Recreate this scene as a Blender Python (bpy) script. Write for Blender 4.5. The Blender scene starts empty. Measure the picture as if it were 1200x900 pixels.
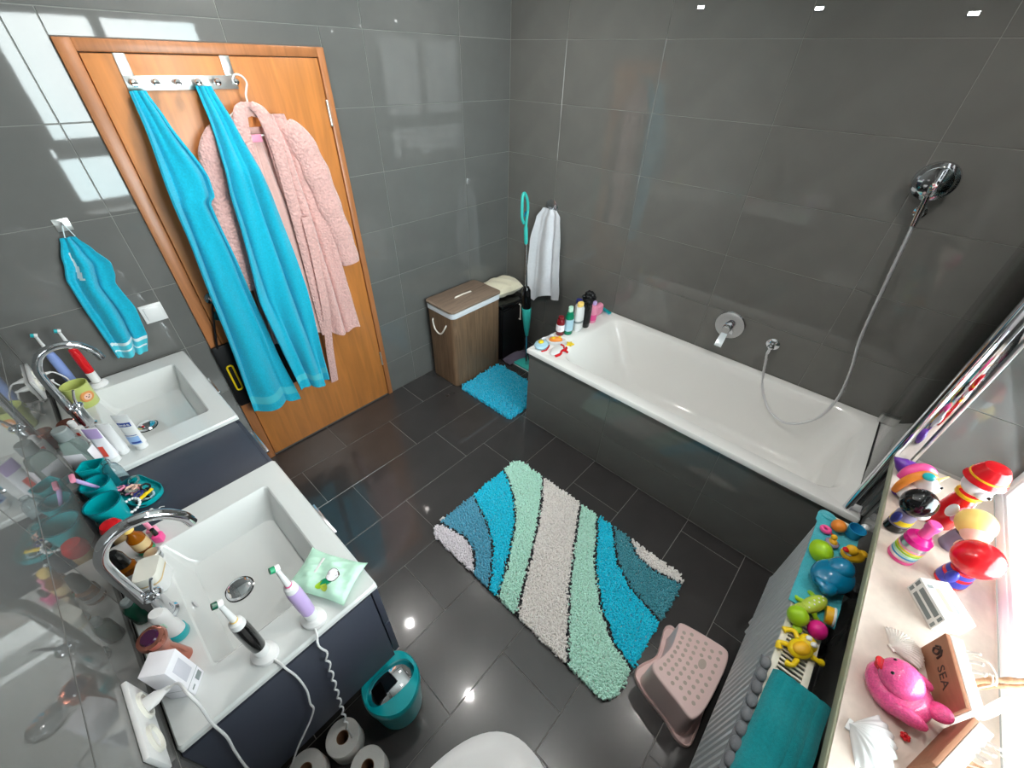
import bpy, bmesh, math, random
from mathutils import Matrix, Vector, Euler, noise
random.seed(7)
R, PI, sin, cos = math.radians, math.pi, math.sin, math.cos
scene = bpy.context.scene
C = scene.collection

# ------------------------------------------------------------------ camera, light, exposure
cam_data = bpy.data.cameras.new('camera')
cam_data.sensor_width = 36.0
cam_data.lens = 36.0 * 480.517 / 1200.0
cam_data.clip_start = 0.02
cam = bpy.data.objects.new('camera', cam_data)
C.objects.link(cam)
cam.matrix_world = Matrix(((0.67487855, 0.44516651, -0.58852844, -2.38270872),
                           (-0.73754242, 0.43272349, -0.51844147, -2.19393624),
                           (0.0238773, 0.78394971, 0.62036499, 1.93913695),
                           (0, 0, 0, 1)))
scene.camera = cam

SKY = 15.0
LAMP = 1750.0
scene.view_settings.view_transform = 'Standard'
scene.view_settings.look = 'None'
scene.view_settings.exposure = 0.42
scene.view_settings.gamma = 1.0
scene.view_settings.use_curve_mapping = False

world = bpy.data.worlds.new('overcast_sky')
scene.world = world
world.use_nodes = True
wn = world.node_tree
wn.nodes.clear()
wo = wn.nodes.new('ShaderNodeOutputWorld')
wb = wn.nodes.new('ShaderNodeBackground')
wc = wn.nodes.new('ShaderNodeTexCoord')
wz = wn.nodes.new('ShaderNodeTexNoise'); wz.inputs['Scale'].default_value = 2.2; wz.inputs['Detail'].default_value = 3
wr = wn.nodes.new('ShaderNodeValToRGB')
wr.color_ramp.elements[0].position = .35; wr.color_ramp.elements[0].color = (.74, .90, .93, 1)
wr.color_ramp.elements[1].position = .62; wr.color_ramp.elements[1].color = (1, 1, .99, 1)
wn.links.new(wc.outputs['Generated'], wz.inputs['Vector'])
wn.links.new(wz.outputs['Fac'], wr.inputs['Fac'])
wn.links.new(wr.outputs['Color'], wb.inputs['Color'])
wb.inputs['Strength'].default_value = SKY
wn.links.new(wb.outputs['Background'], wo.inputs['Surface'])

# room size (metres): bath wall x=0, door wall y=0, sink wall x=XS, window wall y=YW
XS, YW, ZC = -2.68, -2.60, 2.46
WX0, WX1, WZ0, WZ1, WYG = -2.16, -0.74, 0.87, 2.20, -2.80     # window recess

pl = bpy.data.lights.new('window_portal', 'AREA')
pl.shape = 'RECTANGLE'; pl.size = WX1-WX0; pl.size_y = WZ1-WZ0
pl.cycles.is_portal = True
po = bpy.data.objects.new('window_portal', pl)
po.location = ((WX0+WX1)/2, -2.93, (WZ0+WZ1)/2); po.rotation_euler = (R(-90), 0, R(180))
C.objects.link(po)

# ------------------------------------------------------------------ materials
MATS = {}
def s2l(c):
    return tuple(((v/255.0)/12.92 if v/255.0 <= .04045 else ((v/255.0+.055)/1.055)**2.4) for v in c)
def mat(name, rgb, rough=.5, metal=0, var=0, scale=30, bump=0, bscale=200, trans=0, ior=1.45, coat=0, sheen=0,
        emit=0, alpha=1, spec=.5, wood=None, voro=0, objvar=0, stretch=(1, 1, 1), sss=0, coatr=.08):
    """rgb is an sRGB 0..255 triple"""
    m = bpy.data.materials.new(name); m.use_nodes = True
    nt = m.node_tree; p = nt.nodes['Principled BSDF']
    col = s2l(rgb)
    p.inputs['Base Color'].default_value = (*col, 1)
    p.inputs['Roughness'].default_value = rough
    p.inputs['Metallic'].default_value = metal
    p.inputs['IOR'].default_value = ior
    p.inputs['Specular IOR Level'].default_value = spec
    p.inputs['Transmission Weight'].default_value = trans
    p.inputs['Coat Weight'].default_value = coat
    p.inputs['Coat Roughness'].default_value = coatr
    p.inputs['Sheen Weight'].default_value = sheen
    p.inputs['Alpha'].default_value = alpha
    if sss:
        p.inputs['Subsurface Weight'].default_value = sss
        p.inputs['Subsurface Radius'].default_value = (.01, .008, .006)
    if emit:
        p.inputs['Emission Color'].default_value = (*col, 1); p.inputs['Emission Strength'].default_value = emit
    tc = nt.nodes.new('ShaderNodeTexCoord'); mp = nt.nodes.new('ShaderNodeMapping')
    mp.inputs['Scale'].default_value = stretch
    nt.links.new(tc.outputs['Object'], mp.inputs['Vector'])
    if wood:
        mp.inputs['Scale'].default_value = wood
        n1 = nt.nodes.new('ShaderNodeTexNoise'); n1.inputs['Scale'].default_value = 2.5; n1.inputs['Detail'].default_value = 6
        n1.inputs['Distortion'].default_value = 1.2
        rp = nt.nodes.new('ShaderNodeValToRGB')
        e = rp.color_ramp.elements
        e[0].position = .3; e[0].color = (*[v*(1-var) for v in col], 1)
        e[1].position = .7; e[1].color = (*[min(1, v*(1+var)) for v in col], 1)
        nt.links.new(mp.outputs['Vector'], n1.inputs['Vector'])
        nt.links.new(n1.outputs['Fac'], rp.inputs['Fac'])
        nt.links.new(rp.outputs['Color'], p.inputs['Base Color'])
    elif var or objvar:
        n1 = nt.nodes.new('ShaderNodeTexNoise'); n1.inputs['Scale'].default_value = scale; n1.inputs['Detail'].default_value = 4
        nt.links.new(mp.outputs['Vector'], n1.inputs['Vector'])
        rp = nt.nodes.new('ShaderNodeMapRange')
        rp.inputs['From Min'].default_value = .3; rp.inputs['From Max'].default_value = .7
        rp.inputs['To Min'].default_value = 1-var; rp.inputs['To Max'].default_value = 1+var
        nt.links.new(n1.outputs['Fac'], rp.inputs['Value'])
        val = rp.outputs['Result']
        if objvar:
            oi = nt.nodes.new('ShaderNodeObjectInfo')
            r2 = nt.nodes.new('ShaderNodeMapRange')
            r2.inputs['To Min'].default_value = 1-objvar; r2.inputs['To Max'].default_value = 1+objvar
            nt.links.new(oi.outputs['Random'], r2.inputs['Value'])
            mu = nt.nodes.new('ShaderNodeMath'); mu.operation = 'MULTIPLY'
            nt.links.new(val, mu.inputs[0]); nt.links.new(r2.outputs['Result'], mu.inputs[1]); val = mu.outputs[0]
        vm = nt.nodes.new('ShaderNodeVectorMath'); vm.operation = 'SCALE'
        vm.inputs[0].default_value = col
        nt.links.new(val, vm.inputs['Scale'])
        nt.links.new(vm.outputs['Vector'], p.inputs['Base Color'])
    if bump:
        if voro:
            nb = nt.nodes.new('ShaderNodeTexVoronoi'); nb.inputs['Scale'].default_value = bscale; o = nb.outputs['Distance']
        else:
            nb = nt.nodes.new('ShaderNodeTexNoise'); nb.inputs['Scale'].default_value = bscale; nb.inputs['Detail'].default_value = 3; o = nb.outputs['Fac']
        nt.links.new(mp.outputs['Vector'], nb.inputs['Vector'])
        bp = nt.nodes.new('ShaderNodeBump'); bp.inputs['Strength'].default_value = bump; bp.inputs['Distance'].default_value = .01
        nt.links.new(o, bp.inputs['Height']); nt.links.new(bp.outputs['Normal'], p.inputs['Normal'])
    MATS[name] = m
    return m
def M(name): return MATS[name]

mat('wall_tile', (104, 104, 102), .035, var=.05, scale=7, objvar=.03, bump=.006, bscale=9, spec=.65)
mat('bath_wall_tile', (112, 111, 107), .05, var=.05, scale=7, objvar=.03, bump=.006, bscale=9, spec=.65)
mat('floor_tile', (58, 56, 56), .26, coat=.75, coatr=.055, var=.10, scale=5, objvar=.05, bump=.008, bscale=12, spec=.6)
mat('grout', (142, 141, 137), .85)
mat('floor_grout', (136, 134, 130), .85)
mat('plaster', (235, 234, 230), .9, var=.02)
mat('door_wood', (197, 124, 60), .36, coat=1, coatr=.36, wood=(10, 10, .9), var=.16, bump=.01, bscale=60)
mat('casing_wood', (172, 110, 66), .38, coat=.3, coatr=.25, wood=(14, 14, 1.2), var=.18)
mat('chrome', (225, 226, 230), .06, metal=1)
mat('hose_steel', (214, 214, 216), .38, metal=.6)
mat('steel', (200, 200, 202), .22, metal=1)
mat('steel_bright', (226, 226, 224), .3, metal=1)
mat('ceramic', (212, 215, 214), .08, coat=.4)
mat('acrylic', (238, 237, 234), .10, coat=.3)
mat('white_plastic', (226, 226, 226), .3)
mat('offwhite_plastic', (226, 224, 214), .35)
mat('vanity', (58, 62, 74), .42, var=.04, scale=3)
mat('black', (14, 14, 16), .45)
mat('black_gloss', (12, 12, 13), .15, coat=.4)
mat('rubber', (22, 22, 24), .6)
mat('towel', (0, 184, 216), .92, var=.12, scale=160, bump=.5, bscale=700, sheen=.15)
mat('towel_dark', (0, 143, 150), .92, var=.12, scale=160, bump=.5, bscale=700, sheen=.15)
mat('towel_pale', (60, 178, 192), .92, var=.1, scale=160, bump=.4, bscale=700, sheen=.4)
mat('towel_band', (70, 196, 214), .85, bump=.2, bscale=500, sheen=.3)
mat('white_cloth', (228, 230, 236), .9, var=.03, scale=60, bump=.2, bscale=500, sheen=.3)
mat('stripe_white', (222, 236, 240), .9)
mat('robe', (222, 174, 168), .92, var=.08, scale=90, bump=.55, bscale=95, voro=1, sheen=.6)
mat('robe_inner', (226, 184, 176), .92, var=.05, scale=90, bump=.3, bscale=600, sheen=.6)
mat('weave', (124, 97, 74), .62, wood=(26, 26, 1.2), var=.30, bump=.15, bscale=120)
mat('weave_lid', (138, 118, 102), .6, wood=(2, 26, 26), var=.24, bump=.12, bscale=120)
mat('rope', (236, 226, 214), .8, bump=.3, bscale=900)
mat('teal_plastic', (0, 168, 176), .28, coat=.2)
mat('mop_teal', (60, 190, 180), .35)
mat('clear', (225, 235, 238), .04, trans=1, ior=1.3)
mat('clear_teal', (40, 190, 205), .05, trans=.85, ior=1.35)
mat('clear_grey', (196, 214, 210), .08, trans=.8, ior=1.33)
mat('glass_pane', (235, 245, 242), .0, trans=1, ior=1.45)
mat('pink_plastic', (236, 206, 202), .42)
mat('pink_dot', (190, 172, 160), .6)
mat('red', (206, 20, 30), .22, coat=.3)
mat('dark_red', (120, 12, 26), .25, coat=.3)
mat('blue', (58, 62, 168), .3)
mat('navy', (40, 46, 120), .35)
mat('yellow', (240, 205, 20), .35)
mat('amber_yellow', (232, 176, 30), .35)
mat('orange', (236, 140, 50), .4)
mat('lime', (160, 205, 30), .35)
mat('lime_pale', (178, 200, 70), .35)
mat('magenta', (214, 30, 130), .25)
mat('hot_pink', (238, 80, 150), .28, coat=.3)
mat('glitter_pink', (240, 88, 150), .2, var=.18, scale=260, bump=.25, bscale=420, coat=.6)
mat('baby_pink', (240, 150, 180), .4)
mat('skin_pink', (240, 196, 178), .4)
mat('lilac', (196, 170, 222), .38)
mat('purple', (92, 40, 140), .3, coat=.3)
mat('plum', (58, 16, 52), .12, coat=.5)
mat('grey_purple', (142, 132, 158), .4)
mat('ocean_blue', (0, 112, 150), .16, coat=.6)
mat('sky_blue', (40, 150, 196), .35)
mat('pale_blue', (170, 206, 222), .4)
mat('blue_lilac', (134, 156, 214), .4)
mat('green', (0, 150, 100), .3)
mat('green_clear', (20, 150, 110), .12, trans=.35, ior=1.35)
mat('dark_green', (20, 82, 62), .25)
mat('mint', (190, 232, 210), .3, coat=.3)
mat('gold_yellow', (250, 214, 120), .35)
mat('mug_green', (196, 206, 120), .3)
mat('lion_orange', (222, 150, 84), .5)
mat('rose_gold', (214, 138, 120), .14, metal=1)
mat('amber', (190, 110, 16), .08, trans=.55, ior=1.4)
mat('paper', (236, 234, 230), .95, bump=.2, bscale=300)
mat('card_white', (236, 234, 240), .6)
mat('card_print', (205, 204, 214), .6)
mat('cardboard', (150, 112, 84), .9)
mat('box_white', (240, 240, 236), .5)
mat('box_grey', (132, 140, 140), .5)
mat('box_aqua', (176, 206, 206), .5)
mat('box_orange', (232, 196, 160), .5)
mat('sill_stone', (208, 192, 180), .28, var=.05, scale=60, bump=.02, bscale=40, coat=.2)
mat('sill_edge', (150, 152, 128), .5, var=.05)
mat('radiator', (196, 198, 200), .35)
mat('radiator_cream', (226, 222, 206), .4)
mat('pvc', (244, 244, 246), .3)
mat('shell_white', (240, 232, 224), .45, var=.06, scale=60, bump=.1, bscale=120)
mat('shell_pearl', (238, 240, 240), .25, coat=.5)
mat('wood_brown', (164, 112, 84), .7, wood=(3, 14, 14), var=.15)
mat('wood_white', (242, 238, 232), .6, var=.04, scale=30, bump=.1, bscale=80)
mat('driftwood', (196, 148, 112), .7, wood=(4, 30, 30), var=.25, bump=.3, bscale=120)
mat('print_dark', (70, 52, 46), .8)
mat('print_blue', (40, 70, 150), .5)
mat('print_light_blue', (150, 182, 226), .5)
mat('print_red', (226, 70, 50), .5)
mat('pebble_grey', (112, 114, 118), .7, bump=.2, bscale=200)
mat('cream_cloth', (236, 228, 202), .9, bump=.4, bscale=120, sheen=.3)
mat('purple_grey_cloth', (108, 100, 118), .95, bump=.6, bscale=180, voro=1)
mat('cork', (206, 178, 130), .7)
mat('lamp_lens', (255, 251, 246), .4, emit=LAMP)
mat('spot_lens', (255, 255, 255), .4, emit=14.0)
def thin_glass(name, tint, refl=.08):
    m = bpy.data.materials.new(name); m.use_nodes = True; nt = m.node_tree; nt.nodes.clear()
    o = nt.nodes.new('ShaderNodeOutputMaterial'); mx = nt.nodes.new('ShaderNodeMixShader')
    t = nt.nodes.new('ShaderNodeBsdfTransparent'); t.inputs['Color'].default_value = (*tint, 1)
    g = nt.nodes.new('ShaderNodeBsdfGlossy'); g.inputs['Roughness'].default_value = .02
    f = nt.nodes.new('ShaderNodeFresnel'); f.inputs['IOR'].default_value = 1.45
    nt.links.new(f.outputs['Fac'], mx.inputs['Fac']); nt.links.new(t.outputs['BSDF'], mx.inputs[1])
    nt.links.new(g.outputs['BSDF'], mx.inputs[2]); nt.links.new(mx.outputs['Shader'], o.inputs['Surface'])
    MATS[name] = m
thin_glass('window_glass', (.95, .98, .98))
thin_glass('screen_glass', (.90, .96, .94))
RUGC = {'rug_lilac': (242, 236, 242), 'rug_steel': (92, 178, 208), 'rug_cyan': (0, 220, 250), 'rug_mint': (206, 252, 236),
        'rug_grey': (250, 246, 242), 'rug_teal': (74, 164, 180), 'rug_black': (22, 26, 34), 'mat_cyan': (0, 182, 218)}
for k, c in RUGC.items(): mat(k, c, .95, var=.14, scale=90, sheen=.4)

# ------------------------------------------------------------------ mesh helpers
class MB:
    def __init__(s): s.v = []; s.f = []; s.mi = []
    def add(s, vs, fs, T=None, mi=0):
        o = len(s.v)
        s.v += [tuple(T @ Vector(v)) for v in vs] if T is not None else [tuple(v) for v in vs]
        s.f += [tuple(i+o for i in f) for f in fs]; s.mi += [mi]*len(fs)
        return s
    def box(s, c, d, r=0, seg=2, T=None, mi=0):
        """box centred at c, size d, rounded by r"""
        bm = bmesh.new(); bmesh.ops.create_cube(bm, size=1)
        for v in bm.verts: v.co = Vector((v.co.x*d[0], v.co.y*d[1], v.co.z*d[2]))
        if r > 0:
            bmesh.ops.bevel(bm, geom=list(bm.edges), offset=min(r, .49*min(d)), segments=seg, profile=.5, affect='EDGES')
        bm.verts.index_update()
        vs = [v.co + Vector(c) for v in bm.verts]; fs = [[v.index for v in f.verts] for f in bm.faces]
        bm.free()
        return s.add(vs, fs, T, mi)
    def lathe(s, prof, n=20, T=None, mi=0, sx=1, sy=1):
        """profile of (radius, z), closed where the radius is 0"""
        vs = []; fs = []; rings = []
        for r, z in prof:
            if r < 1e-6: rings.append([len(vs)]); vs.append((0, 0, z))
            else:
                rings.append(list(range(len(vs), len(vs)+n)))
                vs += [(r*cos(2*PI*i/n)*sx, r*sin(2*PI*i/n)*sy, z) for i in range(n)]
        for a, b in zip(rings, rings[1:]):
            for i in range(n):
                j = (i+1) % n
                if len(a) == 1 and len(b) == 1: continue
                if len(a) == 1: fs.append((a[0], b[j], b[i]))
                elif len(b) == 1: fs.append((a[i], a[j], b[0]))
                else: fs.append((a[i], a[j], b[j], b[i]))
        return s.add(vs, fs, T, mi)
    def ell(s, c, r, n=16, m=10, rot=None, mi=0):
        T = Matrix.Translation(c)
        if rot is not None: T = T @ Euler(rot).to_matrix().to_4x4()
        T = T @ Matrix.Diagonal((r[0], r[1], r[2], 1))
        return s.lathe([(sin(PI*k/m), -cos(PI*k/m)) for k in range(m+1)], n, T, mi)
    def tube(s, pts, r, n=10, mi=0, closed=False, T=None, flat=1, flat_axis=None):
        pts = [Vector(p) for p in pts]; N = len(pts)
        rs = r if isinstance(r, (list, tuple)) else [r]*N
        vs = []; fs = []
        prev = None
        for i, p in enumerate(pts):
            a = pts[(i-1) % N] if (closed or i > 0) else p
            b = pts[(i+1) % N] if (closed or i < N-1) else p
            t = (b-a).normalized()
            if flat_axis is not None: u = Vector(flat_axis) - t*t.dot(Vector(flat_axis)); u.normalize()
            elif prev is None:
                u = t.orthogonal().normalized()
            else:
                u = (prev - t*prev.dot(t)).normalized()
            prev = u; w = t.cross(u)
            vs += [p + u*(rs[i]*flat*cos(2*PI*k/n)) + w*(rs[i]*sin(2*PI*k/n)) for k in range(n)]
        for i in range(N if closed else N-1):
            j = (i+1) % N
            for k in range(n):
                l = (k+1) % n
                fs.append((i*n+k, i*n+l, j*n+l, j*n+k))
        if not closed:
            fs.append(tuple(range(n))[::-1]); fs.append(tuple((N-1)*n+k for k in range(n)))
        return s.add(vs, fs, T, mi)
    def prism(s, poly, z0, z1, T=None, mi=0, bev=0):
        n = len(poly); vs = []; fs = []
        cx = sum(p[0] for p in poly)/n; cy = sum(p[1] for p in poly)/n
        if bev:
            ins = []
            for x, y in poly:
                L = math.hypot(x-cx, y-cy) or 1; k = max(0, 1-bev/L); ins.append((cx+(x-cx)*k, cy+(y-cy)*k))
            lay = [(ins, z0), (poly, z0+bev), (poly, z1-bev), (ins, z1)]
        else: lay = [(poly, z0), (poly, z1)]
        for pp, z in lay: vs += [(x, y, z) for x, y in pp]
        for l in range(len(lay)-1):
            for i in range(n):
                j = (i+1) % n; fs.append((l*n+i, l*n+j, (l+1)*n+j, (l+1)*n+i))
        fs.append(tuple(range(n))[::-1]); fs.append(tuple((len(lay)-1)*n+i for i in range(n)))
        return s.add(vs, fs, T, mi)
    def loft(s, loops, cap0=True, cap1=True, T=None, mi=0):
        n = len(loops[0]); vs = [p for L in loops for p in L]; fs = []
        for l in range(len(loops)-1):
            for i in range(n):
                j = (i+1) % n; fs.append((l*n+i, l*n+j, (l+1)*n+j, (l+1)*n+i))
        if cap0: fs.append(tuple(range(n))[::-1])
        if cap1: fs.append(tuple((len(loops)-1)*n+i for i in range(n)))
        return s.add(vs, fs, T, mi)
    def sheet(s, f, nu, nv, th, mi=0, mfun=None):
        """thick cloth: f(u,v)->point"""
        P = [[Vector(f(i/nu, j/nv)) for i in range(nu+1)] for j in range(nv+1)]
        def nrm(i, j):
            a = P[j][min(i+1, nu)]-P[j][max(i-1, 0)]; b = P[min(j+1, nv)][i]-P[max(j-1, 0)][i]
            n = a.cross(b); return n.normalized() if n.length > 1e-12 else Vector((0, 1, 0))
        vs = []
        for sg in (.5, -.5):
            for j in range(nv+1):
                for i in range(nu+1): vs.append(P[j][i]+nrm(i, j)*th*sg)
        W = nu+1; O = W*(nv+1); o = len(s.v)
        fs = []; ms = []
        for j in range(nv):
            for i in range(nu):
                k = mfun((i+.5)/nu, (j+.5)/nv) if mfun else mi
                a, b, c, d = j*W+i, j*W+i+1, (j+1)*W+i+1, (j+1)*W+i
                fs.append((a, b, c, d)); fs.append((O+d, O+c, O+b, O+a)); ms += [k, k]
        for i in range(nu):
            fs.append((i+1, i, O+i, O+i+1)); k = nv*W; fs.append((k+i, k+i+1, O+k+i+1, O+k+i)); ms += [mi, mi]
        for j in range(nv):
            fs.append((j*W, (j+1)*W, O+(j+1)*W, O+j*W)); fs.append(((j+1)*W+nu, j*W+nu, O+j*W+nu, O+(j+1)*W+nu)); ms += [mi, mi]
        s.v += [tuple(v) for v in vs]; s.f += [tuple(x+o for x in f_) for f_ in fs]; s.mi += ms
        return s
    def build(s, name, mats, parent=None, loc=None, rot=None, sharp=38, label=None):
        me = bpy.data.meshes.new(name)
        me.from_pydata(s.v, [], s.f)
        for m in (mats if isinstance(mats, (list, tuple)) else [mats]): me.materials.append(M(m))
        me.polygons.foreach_set('material_index', s.mi)
        me.polygons.foreach_set('use_smooth', [True]*len(s.f))
        me.update()
        if sharp: me.set_sharp_from_angle(angle=R(sharp))
        o = bpy.data.objects.new(name, me); C.objects.link(o)
        if parent is not None: o.parent = parent
        if loc is not None: o.location = loc
        if rot is not None: o.rotation_euler = rot
        if label: o['label'] = label
        return o

def tag(o, label, cat, group=None):
    o['label'] = label; o['category'] = cat
    if group: o['group'] = group
    return o
def thing(name, label, cat, loc=(0, 0, 0), rz=0, group=None):
    o = bpy.data.objects.new(name, None); C.objects.link(o)
    o.empty_display_size = .05
    o.location = loc; o.rotation_euler = (0, 0, rz)
    return tag(o, label, cat, group)
def struct(o): o['kind'] = 'structure'; return o
def lettering(text, size, name, m, parent, T, depth=.0006, sx=1):
    """flat printed lettering as thin mesh"""
    cu = bpy.data.curves.new(name, 'FONT'); cu.body = text; cu.size = size; cu.extrude = depth/2
    cu.align_x = 'CENTER'; cu.align_y = 'CENTER'; cu.resolution_u = 3
    t = bpy.data.objects.new(name, cu); C.objects.link(t)
    bpy.context.view_layer.update()
    me = bpy.data.meshes.new_from_object(t.evaluated_get(bpy.context.evaluated_depsgraph_get()))
    bpy.data.objects.remove(t); bpy.data.curves.remove(cu)
    me.name = name; me.materials.clear(); me.materials.append(M(m))
    me.transform(T @ Matrix.Diagonal((sx, 1, 1, 1)))
    o = bpy.data.objects.new(name, me); C.objects.link(o); o.parent = parent
    return o
def frame(o, x, y):
    """matrix with origin o and given x, y axes"""
    x = Vector(x).normalized(); y = Vector(y); y = (y-x*x.dot(y)).normalized(); z = x.cross(y)
    return Matrix(((x.x, y.x, z.x, o[0]), (x.y, y.y, z.y, o[1]), (x.z, y.z, z.z, o[2]), (0, 0, 0, 1)))
def along(a, b):
    """matrix that takes the z axis from a to b"""
    a = Vector(a); d = (Vector(b)-a)
    return Matrix.Translation(a) @ d.to_track_quat('Z', 'Y').to_matrix().to_4x4()
def lerp_pts(pts, t):
    """catmull-rom through pts, t in 0..1"""
    n = len(pts)-1; x = min(max(t, 0), 1)*n; i = min(int(x), n-1); k = x-i
    p0 = pts[max(i-1, 0)]; p1 = pts[i]; p2 = pts[i+1]; p3 = pts[min(i+2, n)]
    return tuple(.5*((2*b)+(-a+c)*k+(2*a-5*b+4*c-d)*k*k+(-a+3*b-3*c+d)*k**3) for a, b, c, d in zip(p0, p1, p2, p3))
def curve_pts(pts, n): return [lerp_pts(pts, i/(n-1)) for i in range(n)]
def rrect(x0, x1, y0, y1, r, n=6):
    out = []
    for cx, cy, a in ((x1-r, y1-r, 0), (x0+r, y1-r, 90), (x0+r, y0+r, 180), (x1-r, y0+r, 270)):
        for k in range(n+1):
            t = R(a+90*k/n); out.append((cx+r*cos(t), cy+r*sin(t)))
    return out

# ------------------------------------------------------------------ the room
def slabs(name, boxes, m):
    mb = MB()
    for (x0, x1, y0, y1, z0, z1) in boxes:
        mb.box(((x0+x1)/2, (y0+y1)/2, (z0+z1)/2), (x1-x0, y1-y0, z1-z0))
    return struct(mb.build(name, m))
G = .0024      # how far the joints lie behind the tile faces
J = .0015      # half joint width
def tile(parent, axis, sgn, face, a0, a1, b0, b1, m, th=.005):
    """one tile: face plane at axis=face, facing sgn; a,b ranges on the two other axes (in x,y,z order)"""
    c = .0009
    a0 += J; a1 -= J; b0 += J; b1 -= J
    if a1-a0 < .004 or b1-b0 < .004: return
    def P(a, b, h):
        p = [a, b]; p.insert(axis, face - sgn*h); return p
    vs = [P(a0, b0, th), P(a1, b0, th), P(a1, b1, th), P(a0, b1, th), P(a0, b0, c), P(a1, b0, c), P(a1, b1, c), P(a0, b1, c),
          P(a0+c, b0+c, 0), P(a1-c, b0+c, 0), P(a1-c, b1-c, 0), P(a0+c, b1-c, 0)]
    fs = []
    for k in (0, 4):
        for i in range(4): j = (i+1) % 4; fs.append((k+i, k+j, k+4+j, k+4+i))
    fs += [(8, 9, 10, 11), (3, 2, 1, 0)]
    if (axis == 1) == (sgn > 0): fs = [f[::-1] for f in fs]
    mb = MB(); ctr = Vector(P((a0+a1)/2, (b0+b1)/2, 0))
    mb.add([Vector(v)-ctr for v in vs], fs)
    o = mb.build('tile', m, parent, loc=ctr, sharp=20)
    return o
def cut(r, holes):
    """rectangle (a0,a1,b0,b1) minus holes"""
    out = [r]
    for h in holes:
        nxt = []
        for a0, a1, b0, b1 in out:
            x0, x1, y0, y1 = max(a0, h[0]), min(a1, h[1]), max(b0, h[2]), min(b1, h[3])
            if x0 >= x1 or y0 >= y1: nxt.append((a0, a1, b0, b1)); continue
            if a0 < x0: nxt.append((a0, x0, b0, b1))
            if x1 < a1: nxt.append((x1, a1, b0, b1))
            if b0 < y0: nxt.append((x0, x1, b0, y0))
            if y1 < b1: nxt.append((x0, x1, y1, b1))
        out = nxt
    return out
def tile_field(parent, axis, sgn, face, aj, bj, m, holes=()):
    for a0, a1 in zip(aj, aj[1:]):
        for b0, b1 in zip(bj, bj[1:]):
            for r in cut((a0, a1, b0, b1), holes): tile(parent, axis, sgn, face, *r, m)
def joints(lo, hi, first, pitch):
    k = math.floor((lo-first)/pitch)+1; out = [lo]
    while first+k*pitch < hi-.01:
        if first+k*pitch > lo+.01: out.append(first+k*pitch)
        k += 1
    return out+[hi]
ROWS = joints(0, ZC, .248, .2975)
DX0, DX1, DZ1 = -2.122, -1.226, 1.962            # door opening with its casing

floor = slabs('floor', [(XS-.15, .15, -2.95, .15, -.12, -G)], 'floor_grout')
first = [-1.74, -2.026, -1.877, -1.725, -1.955, -2.186, -1.90, -2.05, -1.78]
yl = [0]+[-.252-.302*k for k in range(8)]; yl[-1] = max(yl[-1], YW)
yl = [y for y in yl if y > YW]+[YW]
for k in range(len(yl)-1):
    xj = joints(XS, 0, first[k], .604)
    for a0, a1 in zip(xj, xj[1:]):
        for r in cut((a0, a1, yl[k+1], yl[k]), [(-.752, 0, YW, -.893)]): tile(floor, 2, 1, 0, *r, 'floor_tile')
ceiling = slabs('ceiling', [(XS-.15, .15, -2.95, .15, ZC, ZC+.12)], 'plaster')
wall_door = slabs('wall_door', [(XS-.15, DX0, G, .15, 0, ZC), (DX1, .15, G, .15, 0, ZC), (DX0, DX1, G, .15, DZ1, ZC), (DX0, DX1, .06, .15, 0, DZ1)], 'grout')  # last slab is added behind the door leaf to keep sky light out
tile_field(wall_door, 1, -1, 0, joints(XS, 0, -2.21, .6), ROWS, 'wall_tile', [(DX0-.001, DX1+.001, -1, DZ1+.001)])
wall_bath = slabs('wall_bath', [(G, .15, -2.95, .15, 0, ZC)], 'grout')
tile_field(wall_bath, 0, -1, 0, joints(YW, 0, -1.6, .588), ROWS, 'bath_wall_tile')
wall_sink = slabs('wall_sink', [(XS-.15, XS-G, -2.95, .15, 0, ZC)], 'grout')
tile_field(wall_sink, 0, 1, XS, joints(YW, 0, -.6, .6), ROWS, 'wall_tile')
wall_window = slabs('wall_window', [(XS-.15, WX0-G, -2.95, YW-G, 0, ZC), (WX1+G, .15, -2.95, YW-G, 0, ZC),
                                    (WX0-G, WX1+G, -2.95, YW-G, 0, WZ0-.004), (WX0-G, WX1+G, -2.95, YW-G, WZ1, ZC)], 'grout')
tile_field(wall_window, 1, 1, YW, joints(XS, 0, -.74, .6), ROWS, 'wall_tile', [(WX0, WX1, WZ0-.03, WZ1)])
tile_field(wall_window, 0, -1, WX1, [WYG-.02, YW], [WZ0+.03]+[z for z in ROWS if WZ0+.03 < z < WZ1]+[WZ1], 'wall_tile')
tile_field(wall_window, 0, 1, WX0, [WYG-.02, YW], [WZ0+.03]+[z for z in ROWS if WZ0+.03 < z < WZ1]+[WZ1], 'wall_tile')

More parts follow.
